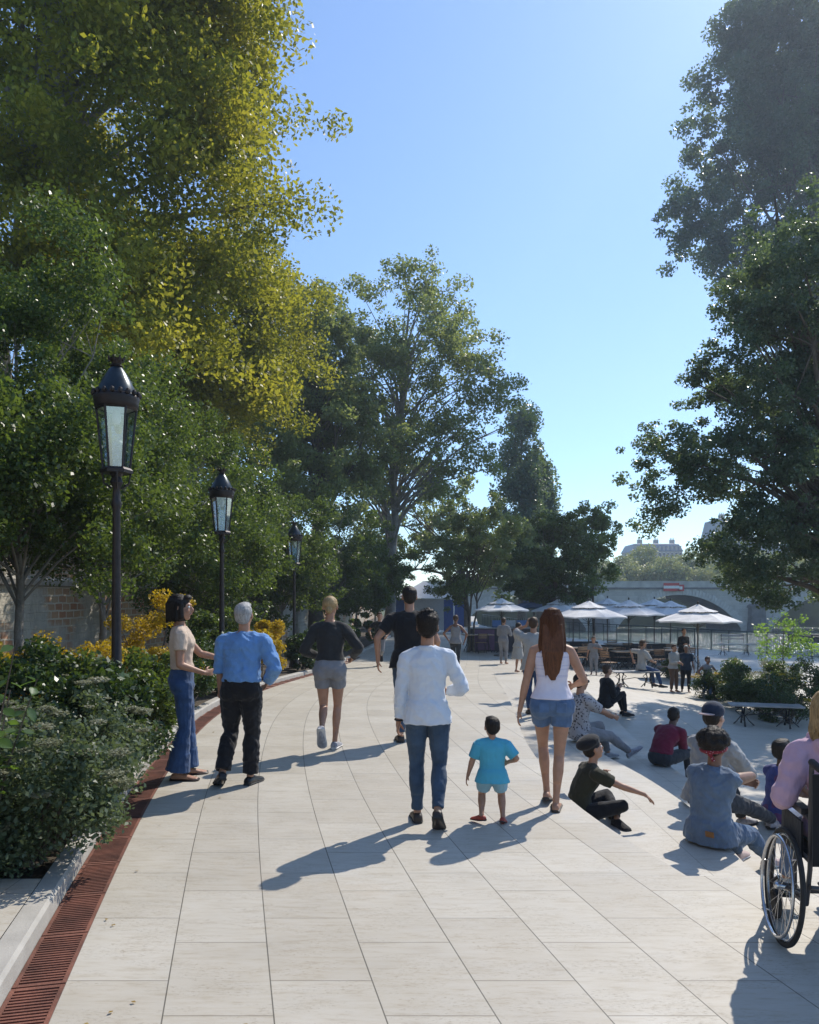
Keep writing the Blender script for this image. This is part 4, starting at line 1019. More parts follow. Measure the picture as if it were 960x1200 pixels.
for i in range(4):
    xp = (arches[i][0]+arches[i+1][0])/2
    b = MB(); prof = [(-1.35, 0), (-1.1, -1.0), (0, -1.6), (1.1, -1.0), (1.35, 0)]
    b.rings([[bl(xp+p[0]*s_, BD+.05+p[1]*s_, z) for p in prof] for z, s_ in ((-4.5, 1.12), (-2.2, 1.05), (-2.2, 1.0), (.2, .95))]); b.rings([[bl(xp+p[0]*s_, BD+.05+p[1]*s_, z) for p in prof] for z, s_ in ((.21, 1.1), (.5, 1.1), (.8, .8))])
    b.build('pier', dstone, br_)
    b = MB(); b.lathe([(.55, -.1), (.62, 0), (.55, .14), (.3, .2), (.05, .22)], bl(xp, BD, 1.55), 16, m=Matrix.Rotation(R(90), 3, 'X')); b.build('medallion', MATS['voussoir'], br_)
for i in range(11):
    pass
redm = M('sign_red', (.55, .04, .03), .5); whm = M('sign_white', (.8, .8, .78), .5)
sg = empty('channel_sign', gxyz(787, 688, BD-.5)); tag(sg, 'red sign board with a white bar fixed to the bridge parapet', 'sign')
b = MB(); b.box((0, 0, 0), (2.4, .08, 1.25)); b.build('board', redm, sg); b = MB(); b.box((0, -.05, 0), (2.38, .03, .42)); b.build('white_bar', whm, sg)
b = MB(); b.box((-.8, .14, .1), (.08, .22, .9)); b.box((.8, .14, .1), (.08, .22, .9)); b.build('bracket', dstone, sg)
sg = empty('channel_sign', gxyz(798, 689, BD-.5)); tag(sg, 'small square red and white sign right of the larger board on the bridge', 'sign')
b = MB(); b.box((0, 0, 0), (1.0, .08, 1.0)); b.build('board', redm, sg); b = MB(); b.box((0, -.05, 0), (.45, .03, .45)); b.build('white_square', whm, sg)
b = MB(); b.box((0, .14, 0), (.08, .22, .8)); b.build('bracket', dstone, sg)
# far buildings
fw_ = M('far_facade', (.50, .46, .40), .8, .1, .3); zinc = M('zinc_roof', (.20, .22, .25), .5, .15, .5); gl = M('dark_window', (.04, .05, .07), .2, .2)
def building(px0, px1, ptop, D, floors, ncol, label, roofh=.22, depth=14, dorm=True):
    x0, x1 = (px0-480)/900*D, (px1-480)/900*D; zt = 1.8+(700-ptop)/900*D; zb = 2.0
    r = empty('apartment_building', ((x0+x1)/2, D, zb)); tag(r, label, 'building'); W = x1-x0; Ht = zt-zb; Hw = Ht*(1-roofh)
    b = MB(); b.box((0, depth/2, Hw/2), (W, depth, Hw)); b.build('wall', fw_, r)
    b = MB(); hw = W/2
    b.rings([[(-hw-.3, -.3, Hw), (hw+.3, -.3, Hw), (hw+.3, depth+.3, Hw), (-hw-.3, depth+.3, Hw)], [(-hw+.8, 1.3, Ht-.4), (hw-.8, 1.3, Ht-.4), (hw-.8, depth-1.3, Ht-.4), (-hw+.8, depth-1.3, Ht-.4)], [(-hw+2, 4, Ht), (hw-2, 4, Ht), (hw-2, depth-4, Ht), (-hw+2, depth-4, Ht)]])
    rf = b.build('roof', zinc, r)
    for k in range(max(2, ncol//4)):
        b = MB(); xx = -hw+W*(k+.7)/max(2, ncol//4); b.box((xx, depth*.4, Ht+.3), (1.6, .9, 2.2)); [b.lathe([(.14, 0), (.12, .6)], (xx-.5+q*.5, depth*.4, Ht+1.4), 8) for q in range(3)]
        b.build('chimney', fw_, rf)
    fh = Hw/floors; proto = None
    for i in range(ncol):
        for j in range(max(0, floors-4), floors):
            xx = -hw+W*(i+.5)/ncol; zz = fh*(j+.52)
            if proto is None:
                b = MB(); b.box((0, .12, 0), (W/ncol*.42, .2, fh*.6)); o = b.build('window', gl, r); proto = o
                b = MB(); b.box((0, -.04, fh*.33), (W/ncol*.56, .2, .16)); b.box((0, -.1, -fh*.32), (W/ncol*.6, .3, .12)); fr_ = b.build('frame', whm, o)
            else: o = copy_tree(proto, r)
            o.location = (xx, -.1, zz)
        if dorm:
            b = MB(); b.box((-hw+W*(i+.5)/ncol, .6, Hw+(Ht-Hw)*.38), (W/ncol*.45, 1.4, (Ht-Hw)*.5)); b.build('dormer', fw_, rf)
building(742, 800, 636, 260, 5, 12, 'long pale building with a grey roof above the far trees', .16)
building(842, 878, 606, 230, 6, 8, 'tall grey-roofed building glimpsed between hanging branches', .3)
building(884, 960, 628, 240, 6, 14, 'wide apartment block mostly hidden behind the right tree', .25)
# ------------------------------------------------------------------ railing
rail = M('railing_green', (.05, .075, .065), .5, .2, 20, metal=.3)
rr = empty('river_railing', (18, 36, -1)); tag(rr, 'long dark metal railing along the edge of the quay', 'railing')
pts = []; y = 14.
while y < 74:
    pts.append(V((interp(FEN, y)-.12, y, zq(interp(FEN, y), y)))); d = 1.3
    dx = (interp(FEN, y+.1)-interp(FEN, y))/.1; y += d/math.sqrt(1+dx*dx)
off = V((18, 36, -1))
b = MB(); b.tube([p-off+V((0, 0, 1.08)) for p in pts], .028, 6); b.build('top_rail', rail, rr)
b = MB(); b.tube([p-off+V((0, 0, .12)) for p in pts], .016, 6); b.tube([p-off+V((0, 0, .94)) for p in pts], .012, 6); b.build('lower_rail', rail, rr)
pb = MB(); pb.box((0, 0, .54), (.05, .05, 1.1)); pb.box((0, 0, .01), (.12, .12, .02)); po = pb.build('post', rail, rr); po.location = pts[0]-off
for p in pts[1:]:
    c = po.copy(); COL.objects.link(c); c.parent = rr; c.location = p-off
b = MB()
for a, c in zip(pts, pts[1:]):
    for k in range(1, 10):
        q = a.lerp(c, k/10)-off; b.box((q.x, q.y, .53), (.012, .012, .82))
b.build('bars', rail, rr)
# ------------------------------------------------------------------ street lamps
iron = M('lamp_iron', (.028, .022, .022), .42, .3, 20, 60, .15, metal=.4)
ironb = M('lamp_bronze', (.024, .017, .015), .45, .3, 14, 60, .15, metal=.4)
mm, nt, bs = newmat('lamp_glass')
g1 = N(nt, 'ShaderNodeBsdfGlossy'); g1.inputs['Roughness'].default_value = .03; g1.inputs[0].default_value = (.9, .95, 1, 1)
t1_ = N(nt, 'ShaderNodeBsdfTransparent'); t1_.inputs[0].default_value = (.82, .88, .92, 1); ms = N(nt, 'ShaderNodeMixShader'); ms.inputs[0].default_value = .32
L(nt, t1_.outputs[0], ms.inputs[1]); L(nt, g1.outputs[0], ms.inputs[2]); L(nt, ms.outputs[0], nt.nodes['Material Output'].inputs[0]); lglass = mm
def street_lamp(x, y, z, ztop, label, rot=0):
    r = empty('street_lamp', (x, y, z)); tag(r, label, 'street lamp', 'lamps along the left bed')
    H = ztop-z; s = H/4.4; zb = H-1.27*s        # lantern bottom
    b = MB(); b.lathe([(.17, 0), (.17, .10), (.14, .16), (.15, .34), (.115, .44), (.12, .60), (.085, .72), (.075, .82), (.082, .86), (.056, .92), (.050, 1.5), (.041, zb-.42), (.045, zb-.40), (.06, zb-.36), (.045, zb-.31), (.038, zb-.18), (.07, zb-.12), (.05, zb-.06), (.075, zb-.02)], (0, 0, 0), 16)
    b.build('post', iron, r, True)
    lan = MB(); 
    def hexr(rad, zz, n=6): return [(math.cos(2*PI*j/n+rot)*rad, math.sin(2*PI*j/n+rot)*rad, zz) for j in range(n)]
    z0, z1 = zb+.03*s, zb+.70*s; r0, r1 = .142*s, .212*s
    for j in range(6):
        a, c = hexr(r0, z0)[j], hexr(r1, z1)[j]; lan.tube([a, c], .013*s, 6)
    lan.rings([hexr(r0+.03*s, z0-.05*s), hexr(r0+.035*s, z0-.015*s), hexr(r0+.01*s, z0+.012*s)]); 
    for j in range(6): 
        a, c = hexr(r1, z1)[j], hexr(r1, z1)[(j+1) % 6]; lan.tube([a, c], .014*s, 6)
    for j in range(4):
        a = j*PI/2+.4; lan.tube([(math.cos(a)*.05*s, math.sin(a)*.05*s, z0-.22*s), (math.cos(a)*.13*s, math.sin(a)*.13*s, z0-.16*s), (math.cos(a)*.15*s, math.sin(a)*.15*s, z0-.05*s)], .012*s, 6)
    lan.build('lantern_frame', iron, r, True)
    for j in range(6):
        a, c = hexr(r0-.004, z0+.01), hexr(r1-.004, z1); k = (j+1) % 6
        g_ = MB(); g_.add([a[j], a[k], c[k], c[j]], [(0, 1, 2, 3)]); g_.build('glass_pane', lglass, r)
    rb = MB(); rb.lathe([(.215*s, z1+.0*s), (.235*s, z1+.02*s), (.24*s, z1+.06*s), (.242*s, z1+.085*s), (.252*s, z1+.115*s), (.242*s, z1+.145*s), (.21*s, z1+.165*s)], (0, 0, 0), 24)
    for j in range(18):
        a = 2*PI*j/18; rb.ell((math.cos(a)*.244*s, math.sin(a)*.244*s, z1+.165*s), (.03*s, .03*s, .035*s), None, 6, 4)
    rb.build('rim', ironb, r, True)
    cb = MB(); cb.lathe([(.215*s, z1+.155*s), (.208*s, z1+.20*s), (.165*s, z1+.30*s), (.11*s, z1+.40*s), (.075*s, z1+.45*s), (.06*s, z1+.47*s)], (0, 0, 0), 20); cb.build('dome', M('dome_blue', (.022, .035, .045), .3, .3, 12, metal=.5), r, True)
    fb_ = MB(); fb_.lathe([(.05*s, z1+.46*s), (.075*s, z1+.48*s), (.05*s, z1+.50*s), (.06*s, z1+.53*s), (.09*s, z1+.56*s), (.075*s, z1+.565*s)], (0, 0, 0), 16)
    for j in range(8):
        a = 2*PI*j/8; fb_.tube([(math.cos(a)*.07*s, math.sin(a)*.07*s, z1+.54*s), (math.cos(a)*.095*s, math.sin(a)*.095*s, z1+.59*s)], [.018*s, .006*s], 5)
    fb_.build('crown_finial', ironb, r, True)
    bb = MB(); bb.lathe([(.02, z1), (.045*s, z1-.05*s), (.05*s, z1-.12*s), (.03*s, z1-.17*s)], (0, 0, 0), 12); bb.lathe([(r1*.9, z1-.002), (r1*.75, z1+.03*s)], (0, 0, 0), 12)
    bb.build('lamp_reflector', M('reflector', (.6, .58, .52), .35, .05), r, True)
    return r
def lamp_at(px, ptop, D, label, rot=0):
    x = (px-480)/900*D; street_lamp(x, D, zp(D)+.1, 1.8+(700-ptop)/900*D, label, rot)
lamp_at(136.5, 420, 8.5, 'tall black lamp post with glass lantern rising out of the shrubs, nearest whole one', .3)
lamp_at(260, 550, 15.2, 'second black lamp post, behind the old man in the blue shirt', .2)
lamp_at(345, 612, 24, 'farthest faint lamp post among the small-leaved trees', .1)
street_lamp(-2.70, 4.5, zp(4.5)+.1, 4.50, 'lamp cut by the left edge of the photo, only part of its rim showing', 0)
# ------------------------------------------------------------------ cafe furniture
canv = fabric('parasol_canvas', (.74, .72, .70), .06, .25); canb = fabric('parasol_canvas_blue', (.03, .07, .14), .1, .25)
def parasol(px, ptop, D, wpx, label, mat=canv, hh=None, grp='parasols of the cafe'):
    x = (px-480)/900*D; z = gz(x, D); top = 1.8+(700-ptop)/900*D-z; rad = wpx/900*D/2
    r = empty('cafe_parasol', (x, D, z), .2); tag(r, label, 'parasol', grp)
    drop = rad*.36; ze = top-.1-drop; n = 8
    def ring(rr_, zz, sag=0): 
        out = []
        for j in range(n*2):
            a = PI*j/n; q = rr_*(1 if j % 2 == 0 else math.cos(PI/n)*.985); out.append((math.cos(a)*q, math.sin(a)*q, zz-(0 if j % 2 == 0 else sag)))
        return out
    b = MB(); R_ = [ring(rad, ze-.05, -.03), ring(rad, ze, -.03), ring(rad*.72, ze+drop*.30, .02), ring(rad*.4, ze+drop*.60, .02)]
    b.rings(R_, cap=False); b.build('canopy', mat, r)
    b = MB(); b.rings([ring(rad*.47, ze+drop*.60+.03, .02), ring(rad*.25, ze+drop*.83, .01), ring(.04, ze+drop+.06)]); b.build('vent_cap', mat, r)
    b = MB(); b.tube([(0, 0, 0.05), (0, 0, top)], .026, 8); b.ell((0, 0, top+.02), (.035, .035, .05)); b.tube([(0, 0, ze-.35), (0, 0, ze-.2)], .045, 8); b.build('pole', M('parasol_pole', (.05, .045, .04), .5), r, True)
    b = MB()
    for j in range(n):
        a = 2*PI*j/n; b.tube([(0, 0, ze+drop-.05), (math.cos(a)*rad*.98, math.sin(a)*rad*.98, ze-.035)], .011, 5); b.tube([(0, 0, ze-.25), (math.cos(a)*rad*.5, math.sin(a)*rad*.5, ze+drop*.45)], .009, 5)
    b.build('ribs', M('parasol_pole', (.05, .045, .04), .5), r)
    b = MB(); b.lathe([(.32, 0), (.32, .05), (.1, .09), (.05, .2)], (0, 0, 0), 20); b.build('base', dstone, r, True)
pl = [(588, 700, 31, 68, 'pale parasol at the left end of the cafe'), (655, 701, 34, 68, 'pale parasol behind the woman in the tank top'), (690, 703, 30, 92, 'broad pale parasol right of the tank-top woman, in front of the tree trunk'), (712, 700, 35, 82, 'pale parasol behind the broad one in the middle of the cafe'), (767, 701, 37, 80, 'pale parasol of the back row, left of the rightmost pair'), (786, 703, 33, 78, 'pale parasol second from the right'), (818, 707, 27, 98, 'nearest and rightmost pale parasol, over the standing woman in black')]
pl += [(737, 702, 31, 84, 'pale parasol in the middle of the row, below the bridge arch'), (672, 701, 38, 60, 'small pale parasol at the back, right of the dark blue one')]
for px, pt, D, wp, lab in pl: parasol(px, pt, D, wp, lab)
parasol(626, 699, 38, 60, 'dark blue parasol between the two left pale parasols', canb)
wood = M('table_wood', (.42, .30, .2), .6, .2, 5, 40, .2); slatm = M('chair_wood', (.30, .18, .10), .6, .25, 6); frm = M('chair_frame', (.06, .06, .06), .4, metal=.5)
def cafe_table(x, y, label, rz=0, L_=1.2):
    z = gz(x, y); r = empty('cafe_table', (x, y, z), rz); tag(r, label, 'table', 'tables of the cafe')
    b = MB(); b.box((0, 0, .74), (L_, .72, .035)); b.build('tabletop', wood, r, bevel=.006)
    for sx in (-1, 1):
        b = MB(); b.tube([(sx*(L_/2-.1), -.3, 0), (sx*(L_/2-.25), .28, .72)], .016, 6); b.tube([(sx*(L_/2-.1), .3, 0), (sx*(L_/2-.25), -.28, .72)], .016, 6); b.build('crossed_leg', frm, r)
chair_proto = None
def folding_chair(x, y, rz, label, grp='folding chairs of the cafe'):
    global chair_proto
    z = gz(x, y)
    if chair_proto is None:
        r = empty('folding_chair', (x, y, z), rz); tag(r, label, 'chair', grp)
        for nm_, zz, yy, n in (('seat', .45, 0, 6), ('backrest', .74, -.24, 3)):
            b = MB()
            for k in range(n):
                if nm_ == 'seat': b.box((0, -.18+.07*k, .45), (.40, .05, .016))
                else: b.box((0, -.235-.02*k, .66+.075*k), (.40, .016, .05))
            b.build(nm_, slatm, r)
        for s_ in (-1, 1):
            b = MB(); b.tube([(s_*.19, .22, 0), (s_*.19, -.20, .5), (s_*.19, -.29, .86)], .011, 6); b.build('back_frame', frm, r)
            b = MB(); b.tube([(s_*.175, -.26, 0), (s_*.175, .19, .45)], .011, 6); b.build('leg', frm, r)
        b = MB(); b.tube([(-.175, -.2, .06), (.175, -.2, .06)], .008, 5); b.tube([(-.19, .17, .06), (.19, .17, .06)], .008, 5); b.build('stretcher', frm, r)
        chair_proto = r; return r
    r = copy_tree(chair_proto); r.location = (x, y, z); r.rotation_euler = (0, 0, rz); tag(r, label); return r
tabs = [(645, 29, 'table behind the tank-top woman'), (672, 28, 'table by the small child in grey'), (700, 30, 'table right of the child in grey'), (738, 29, 'table behind the man on the backless bench'), (768, 30, 'long table left of the woman in black'), (800, 31, 'table beside the woman in black'), (726, 34, 'table of the back row under the middle parasols'), (560, 33, 'dark-set table at the left end of the cafe'), (640, 35, 'table behind the left parasols')]
sides2 = ['at the left end', 'at the right end', 'on the near side', 'on the far side']
sides = ['at its left end', 'at its right end', 'on its near side', 'on its far side']
for i, (px, D, lab) in enumerate(tabs):
    x = (px-480)/900*D; cafe_table(x, D, 'wood-topped folding cafe '+lab, .15*math.sin(i*3), 1.3 if i != 4 else 1.9)
    for k, (dx, dy, rz) in enumerate(((-.95, .1, -PI/2), (.95, -.05, PI/2), (.1*math.cos(i), -.75, 0), (-.1, .8, PI))):
        if (i*5+k*3) % 7 == 0: continue
        folding_chair(x+dx, D+dy, rz+.4*math.sin(i*7+k*4), 'chair '+sides2[k]+' of the '+lab)
for k, (px, D, rz, lab) in enumerate([(655, 25.5, .8, 'slatted chair pulled out just right of the tank-top woman'), (742-28, 26, -.9, 'slatted chair pulled out beside the small child in grey'), (778, 26, 1.1, 'slatted chair left of the pole of the rightmost parasol'), (828, 25.5, -2.0, 'slatted chair right of the pole of the rightmost parasol')]):
    folding_chair((px-480)/900*D, D, rz, lab)
# dark lounge planters
ratt = M('dark_rattan', (.035, .035, .04), .7, .3, 30, 120, .6); cush = fabric('cushion_stripe', (.6, .6, .58), .05, .3, pattern=('stripe', (.05, .05, .06), 14, .3))
def sofa(px, D, w_, label, rz=0):
    x = (px-480)/900*D; z = gz(x, D); r = empty('lounge_sofa', (x, D, z), rz); tag(r, label, 'sofa', 'dark lounge sofas of the cafe')
    b = MB(); b.box((0, 0, .24), (w_, .85, .32)); b.build('seat_base', ratt, r, bevel=.02)
    b = MB(); b.box((0, .38, .55), (w_, .14, .5)); b.build('backrest', ratt, r, bevel=.02)
    for s_ in (-1, 1): b = MB(); b.box((s_*(w_/2-.08), 0, .45), (.16, .85, .4)); b.build('armrest', ratt, r, bevel=.02)
    n = max(1, int(w_/.8))
    for k in range(n): b = MB(); b.box((-w_/2+.16+(w_-.32)*(k+.5)/n, .02, .46), ((w_-.36)/n, .68, .13)); b.build('cushion', ratt if k % 2 else cush, r, bevel=.04)
    for sx in (-1, 1):
        for sy in (-1, 1): b = MB(); b.box((sx*(w_/2-.1), sy*.35, .04), (.06, .06, .085)); b.build('foot', dstone, r)
sofa(668, 33, 2.2, 'dark rattan sofa behind the folding chairs, right of the tank-top woman', PI)
sofa(728, 32.5, 1.9, 'dark rattan sofa with striped cushions in the middle of the cafe', PI-.3)
sofa(760, 33.5, 1.6, 'dark rattan sofa nearest the railing', PI)
# serving counter at the left end
ct = empty('serving_counter', gxyz(585, 0, 34)[:2]+(gz(4, 34),)); tag(ct, 'dark serving counter with a purple side and blue crates below the left parasol', 'counter')
b = MB(); b.box((0, 0, .5), (2.6, .8, 1.0)); b.build('body', M('counter_dark', (.05, .045, .06), .6), ct)
b = MB(); b.box((0, 0, 1.03), (2.8, .95, .05)); b.build('countertop', M('counter_top', (.3, .3, .32), .4), ct)
b = MB(); b.box((-.7, -.42, .52), (.9, .03, .9)); b.build('side_panel', M('panel_purple', (.16, .08, .16), .6), ct)
for i, (dx, c_, lab) in enumerate([(-.1, (.08, .2, .45), 'blue crate at the left on the serving counter'), (.5, (.45, .5, .55), 'pale crate in the middle of the serving counter'), (1.0, (.06, .15, .4), 'blue crate at the right on the serving counter')]):
    cr = empty('drinks_crate', (ct.location.x+dx, 34, ct.location.z+1.057)); tag(cr, lab, 'crate', 'crates on the serving counter')
    b = MB(); b.box((0, 0, .02), (.42, .34, .04)); b.box((0, -.16, .16), (.42, .02, .3)); b.box((0, .16, .16), (.42, .02, .3)); b.box((-.2, 0, .16), (.02, .3, .3)); b.box((.2, 0, .16), (.02, .3, .3)); b.build('box', M('crate%d' % (i % 2), c_, .5), cr)
    for q in range(4): b = MB(); b.lathe([(.035, .05), (.035, .26), (.014, .33), (.014, .40)], (-.12+.08*q, 0, 0), 8); b.build('bottle', M('bottle_green', (.03, .08, .04), .15), cr, True)
# iron benches
bi = M('bench_iron', (.02, .02, .022), .4, .3, 20, metal=.5); bwood = M('bench_plank', (.30, .29, .28), .55, .2, 5, 40, .2)
def iron_bench(x, y, rz, w_, label, back=False, sc=1.0):
    z = gz(x, y); r = empty('iron_bench', (x, y, z), rz); tag(r, label, 'bench', 'iron benches on the plaza'); sh = .46*sc
    b = MB()
    for k in range(5): b.box((0, -.2+.1*k, sh), (w_, .082, .035))
    b.build('seat', bwood, r, bevel=.006)
    for s_ in (-1, 1):
        x0 = s_*w_*.3; b = MB()
        for q in (-1, 1):
            b.tube([(x0, q*.2, sh-.02), (x0, q*.08, sh*.62), (x0, q*.2, sh*.3), (x0, q*.26, .02)], [.018, .016, .016, .022], 6)
            b.tube([(x0+math.cos(a)*.0, q*.13+math.cos(a)*.055, sh*.45+math.sin(a)*.06) for a in [2*PI*k/10 for k in range(10)]], .010, 5, closed=True)
            b.tube([(x0+q*.02, 0, sh-.03), (x0+q*.16, 0, sh*.7), (x0+q*.04, 0, sh*.5), (x0+q*.12, 0, sh*.25), (x0+q*.22, 0, .02)], .012, 5)
        b.tube([(x0, -.22, sh*.28), (x0, .22, sh*.28)], .010, 5); b.build('leg', bi, r, True)
    b = MB(); b.tube([(-w_*.3, 0, sh*.5), (0, 0, sh*.62), (w_*.3, 0, sh*.5)], .010, 5); b.build('brace', bi, r)
    if back:
        b = MB(); b.box((0, .28, sh+.42), (w_*.62, .03, .1)); b.box((0, .27, sh+.25), (w_*.62, .03, .06)); b.build('backrest', bwood, r)
        for s_ in (-1, 1): b = MB(); b.tube([(s_*w_*.28, .22, sh), (s_*w_*.28, .27, sh+.48)], .018, 6); b.build('back_post', bi, r)
    return r
bx1 = at(744, 806); iron_bench(bx1[0], bx1[1], .12, 1.35, 'black iron backless bench on which the man with the strap sits')
bx2 = at(897, 852); iron_bench(bx2[0], bx2[1], -.25, 1.45, 'backless iron bench in dappled shade in front of the right planting')
bx3 = at(861, 768); iron_bench(bx3[0], bx3[1], .0, 1.9, 'iron bench with a low backrest standing alone by the railing', True, 1.15)
bx4 = at(806, 785); 
# far end of the walk
tx = gxyz(497, 0, 50); tn_ = empty('white_marquee', (tx[0], 50, gz(tx[0], 50))); tag(tn_, 'white tent at the far end of the walk, above the black-shirted man', 'tent')
b = MB(); b.rings([[(-1.9, -1.5, 2.3), (1.9, -1.5, 2.3), (1.9, 1.5, 2.3), (-1.9, 1.5, 2.3)], [(-.06, -.06, 3.4), (.06, -.06, 3.4), (.06, .06, 3.4), (-.06, .06, 3.4)]], cap=True); b.build('roof', canv, tn_)
b = MB(); b.box((-.2, 1.45, 1.2), (3.2, .04, 2.1)); b.box((-1.85, 0, 1.2), (.04, 2.8, 2.1)); b.build('side_wall', canv, tn_)
for sx in (-1, 1):
    for sy in (-1, 1): b = MB(); b.tube([(sx*1.86, sy*1.47, 0), (sx*1.86, sy*1.47, 2.32)], .035, 6); b.build('post', whm, tn_)
for i, (px, D, w_, c_, lab) in enumerate([(463, 50, 1.2, (.05, .09, .22), 'dark blue hoarding at the left of the far white tent'), (532, 50, 1.3, (.06, .10, .26), 'dark blue hoarding at the right of the far white tent')]):
    x = (px-480)/900*D; h_ = empty('hoarding', (x, D, gz(x, D))); tag(h_, lab, 'hoarding')
    b = MB(); b.box((0, 0, 1.15), (w_, .06, 2.1)); b.build('panel', M('hoard%d' % i, c_, .6), h_); 
    for s_ in (-1, 1): b = MB(); b.box((s_*w_*.45, .08, 1.1), (.08, .08, 2.2)); b.box((s_*w_*.45, .3, .04), (.1, .7, .08)); b.build('post', dstone, h_)
# ------------------------------------------------------------------ the people
dj = fabric('denim_dark', (.045, .075, .12), .25, .5); djb = fabric('denim_blue', (.035, .075, .17), .3, .5); dv = fabric('denim_vest', (.12, .17, .24), .14, .8)
blk = fabric('black_cloth', (.012, .012, .014), .2, .5); char = fabric('charcoal_knit', (.028, .028, .028), .2, .4); greyc = fabric('grey_cloth', (.22, .22, .23), .12, .4)
whs = fabric('white_linen', (.62, .66, .72), .05, .55); blues = fabric('blue_shirt', (.13, .27, .52), .1, .8); beige = fabric('beige_tee', (.55, .43, .33), .08, .5)
aqua = fabric('aqua_tee', (.08, .38, .52), .08, .5); lblue = fabric('pale_blue_shorts', (.25, .45, .55), .1, .5); tankm = fabric('white_ribbed', (.70, .66, .74), .05, .35, pattern=('stripe', (.56, .54, .66), 46, .26))
dsh = fabric('denim_shorts', (.09, .15, .26), .25, .4); shoeb = M('shoe_brown', (.035, .022, .015), .5, .2, 20); shoeg = M('shoe_grey', (.3, .3, .32), .6, .3, 30); shoer = M('shoe_red', (.35, .05, .03), .5, .2, 20)
whsole = M('sole_white', (.6, .58, .55), .6); maroon = fabric('maroon_shirt', (.14, .012, .035), .15, .5); ltgrey = fabric('light_grey_tee', (.36, .35, .33), .08, .5)
teal = fabric('dark_trouser', (.03, .035, .042), .2, .5)
def P_(px, py): 
    x, y, z = at(px, py); return (x, y, z)
# white shirt man
r, k, Z, J, *_ = person('man in a long white shirt and dark jeans walking away beside the small child', P_(501, 966), 1.67, 2, dict(vox=.0075, skin='tan', hair='full', haircol='dark', lean1=1, lean2=3, hpitch=-6,
  footL=(-.085, .06, .085), footR=(.085, -.22, .17), fdirR=(.08, .75, -.62), fupR=(0, .6, .7), handL=(-.25, .04, .78), elbL=(-.5, -1, 0), handR=(.17, .22, 1.08), elbR=(.75, -1, -.2), palmL=(1, -.1, 0), curlL=.7, build=.95,
  clothes=[('trousers', dj, dict(off=.013, flare=.004)), ('shirt', whs, dict(off=.014, t0=-.09, hem=.008, sl=.95, fold=.008)), ('shoes', shoeb)]))
b = MB(); q = Z(J[-1][1]); d = (J[-1][1]-J[-1][0]).normalized(); u = V((1, 0, 0)); v = d.cross(u).normalized(); u = v.cross(d); b.tube([q-d*.01+u*math.cos(a)*.031+v*math.sin(a)*.031 for a in [2*PI*i/12 for i in range(12)]], .007, 6, closed=True); b.build('wristwatch', blk, r, True)
# toddler
person('small boy in a turquoise tee and pale shorts beside the white-shirted man', P_(577, 966), .93, 4, dict(vox=.0055, kid=1, skin='tan', hair='short', haircol='dark', lean1=2, lean2=2,
  pel=(0, 0, .73), footL=(-.16, -.02, .14), footR=(.16, .03, .10), fdirL=(-.7, .6, -.1), fdirR=(.25, .9, -.35), handL=(-.36, .04, .72), elbL=(-1, -.5, 0), handR=(.24, .14, .90), elbR=(.8, -.8, -.1), hyaw=12, build=1.12,
  clothes=[('shorts', lblue, dict(len=.36, off=.032, flare=0)), ('tee', aqua, dict(off=.030, t0=-.10, sl=.42, hem=.02, slflare=.02)), ('shoes', shoer)]))
# tank top woman
r, k, Z, J, hc, hm, pel, SH = person('woman with very long hair, white tank top and denim shorts walking away', P_(647, 948), 1.69, 8, dict(vox=.0075, fem=True, skin='tan', hair='long', haircol='ginger', hairlen=.50, lean1=0, lean2=1,
  footL=(-.04, .16, .12), footR=(.03, -.08, .085), fdirL=(.1, 1, -.25), fdirR=(.1, 1, 0), handL=(-.30, .0, .78), elbL=(-.4, -1, 0), handR=(.20, .25, 1.06), elbR=(.5, -.8, -.2), build=.98,
  clothes=[('shorts', dsh, dict(len=.225, off=.019, t1=.08, wm=1.02)), ('tank', tankm, dict(off=.012, t0=.045, fold=.003)), ('sandals', shoeb)]))
for sx in (-1, 1):
    b = MB(); b.box(Z(pel+V((sx*.075, -.142, -.02))), (.085, .012, .085), rx=R(-4), rz=R(-sx*12)); b.build('back_pocket', dsh, r, bevel=.004)
# old man
r, k, Z, J, *_ = person('white-haired man in a rolled blue shirt and black trousers, seen from behind', P_(283, 920), 1.74, 6, dict(vox=.0075, skin='tan', hair='short', haircol='grey', build=1.08, belly=.03, lean1=2, lean2=9, hpitch=-12,
  footL=(-.14, -.14, .15), footR=(.08, .02, .085), fdirL=(-.45, .75, -.4), fupL=(0, .4, .9), fdirR=(.25, 1, 0), handL=(-.23, .06, .84), elbL=(-.8, -.7, .1), palmL=(.9, -.4, 0), hdirL=(.75, .3, -.5), curlL=.5, handR=(.21, .17, .98), elbR=(.75, -.8, .1), roll=1,
  clothes=[('trousers', blk, dict(off=.022, flare=.02, t1=.12, fold=.010)), ('shirt', blues, dict(off=.024, t0=.07, sl={-1: .55, 1: .95}, hem=.004, fold=.010)), ('shoes', M('shoe_black', (.015, .013, .012), .3))]))

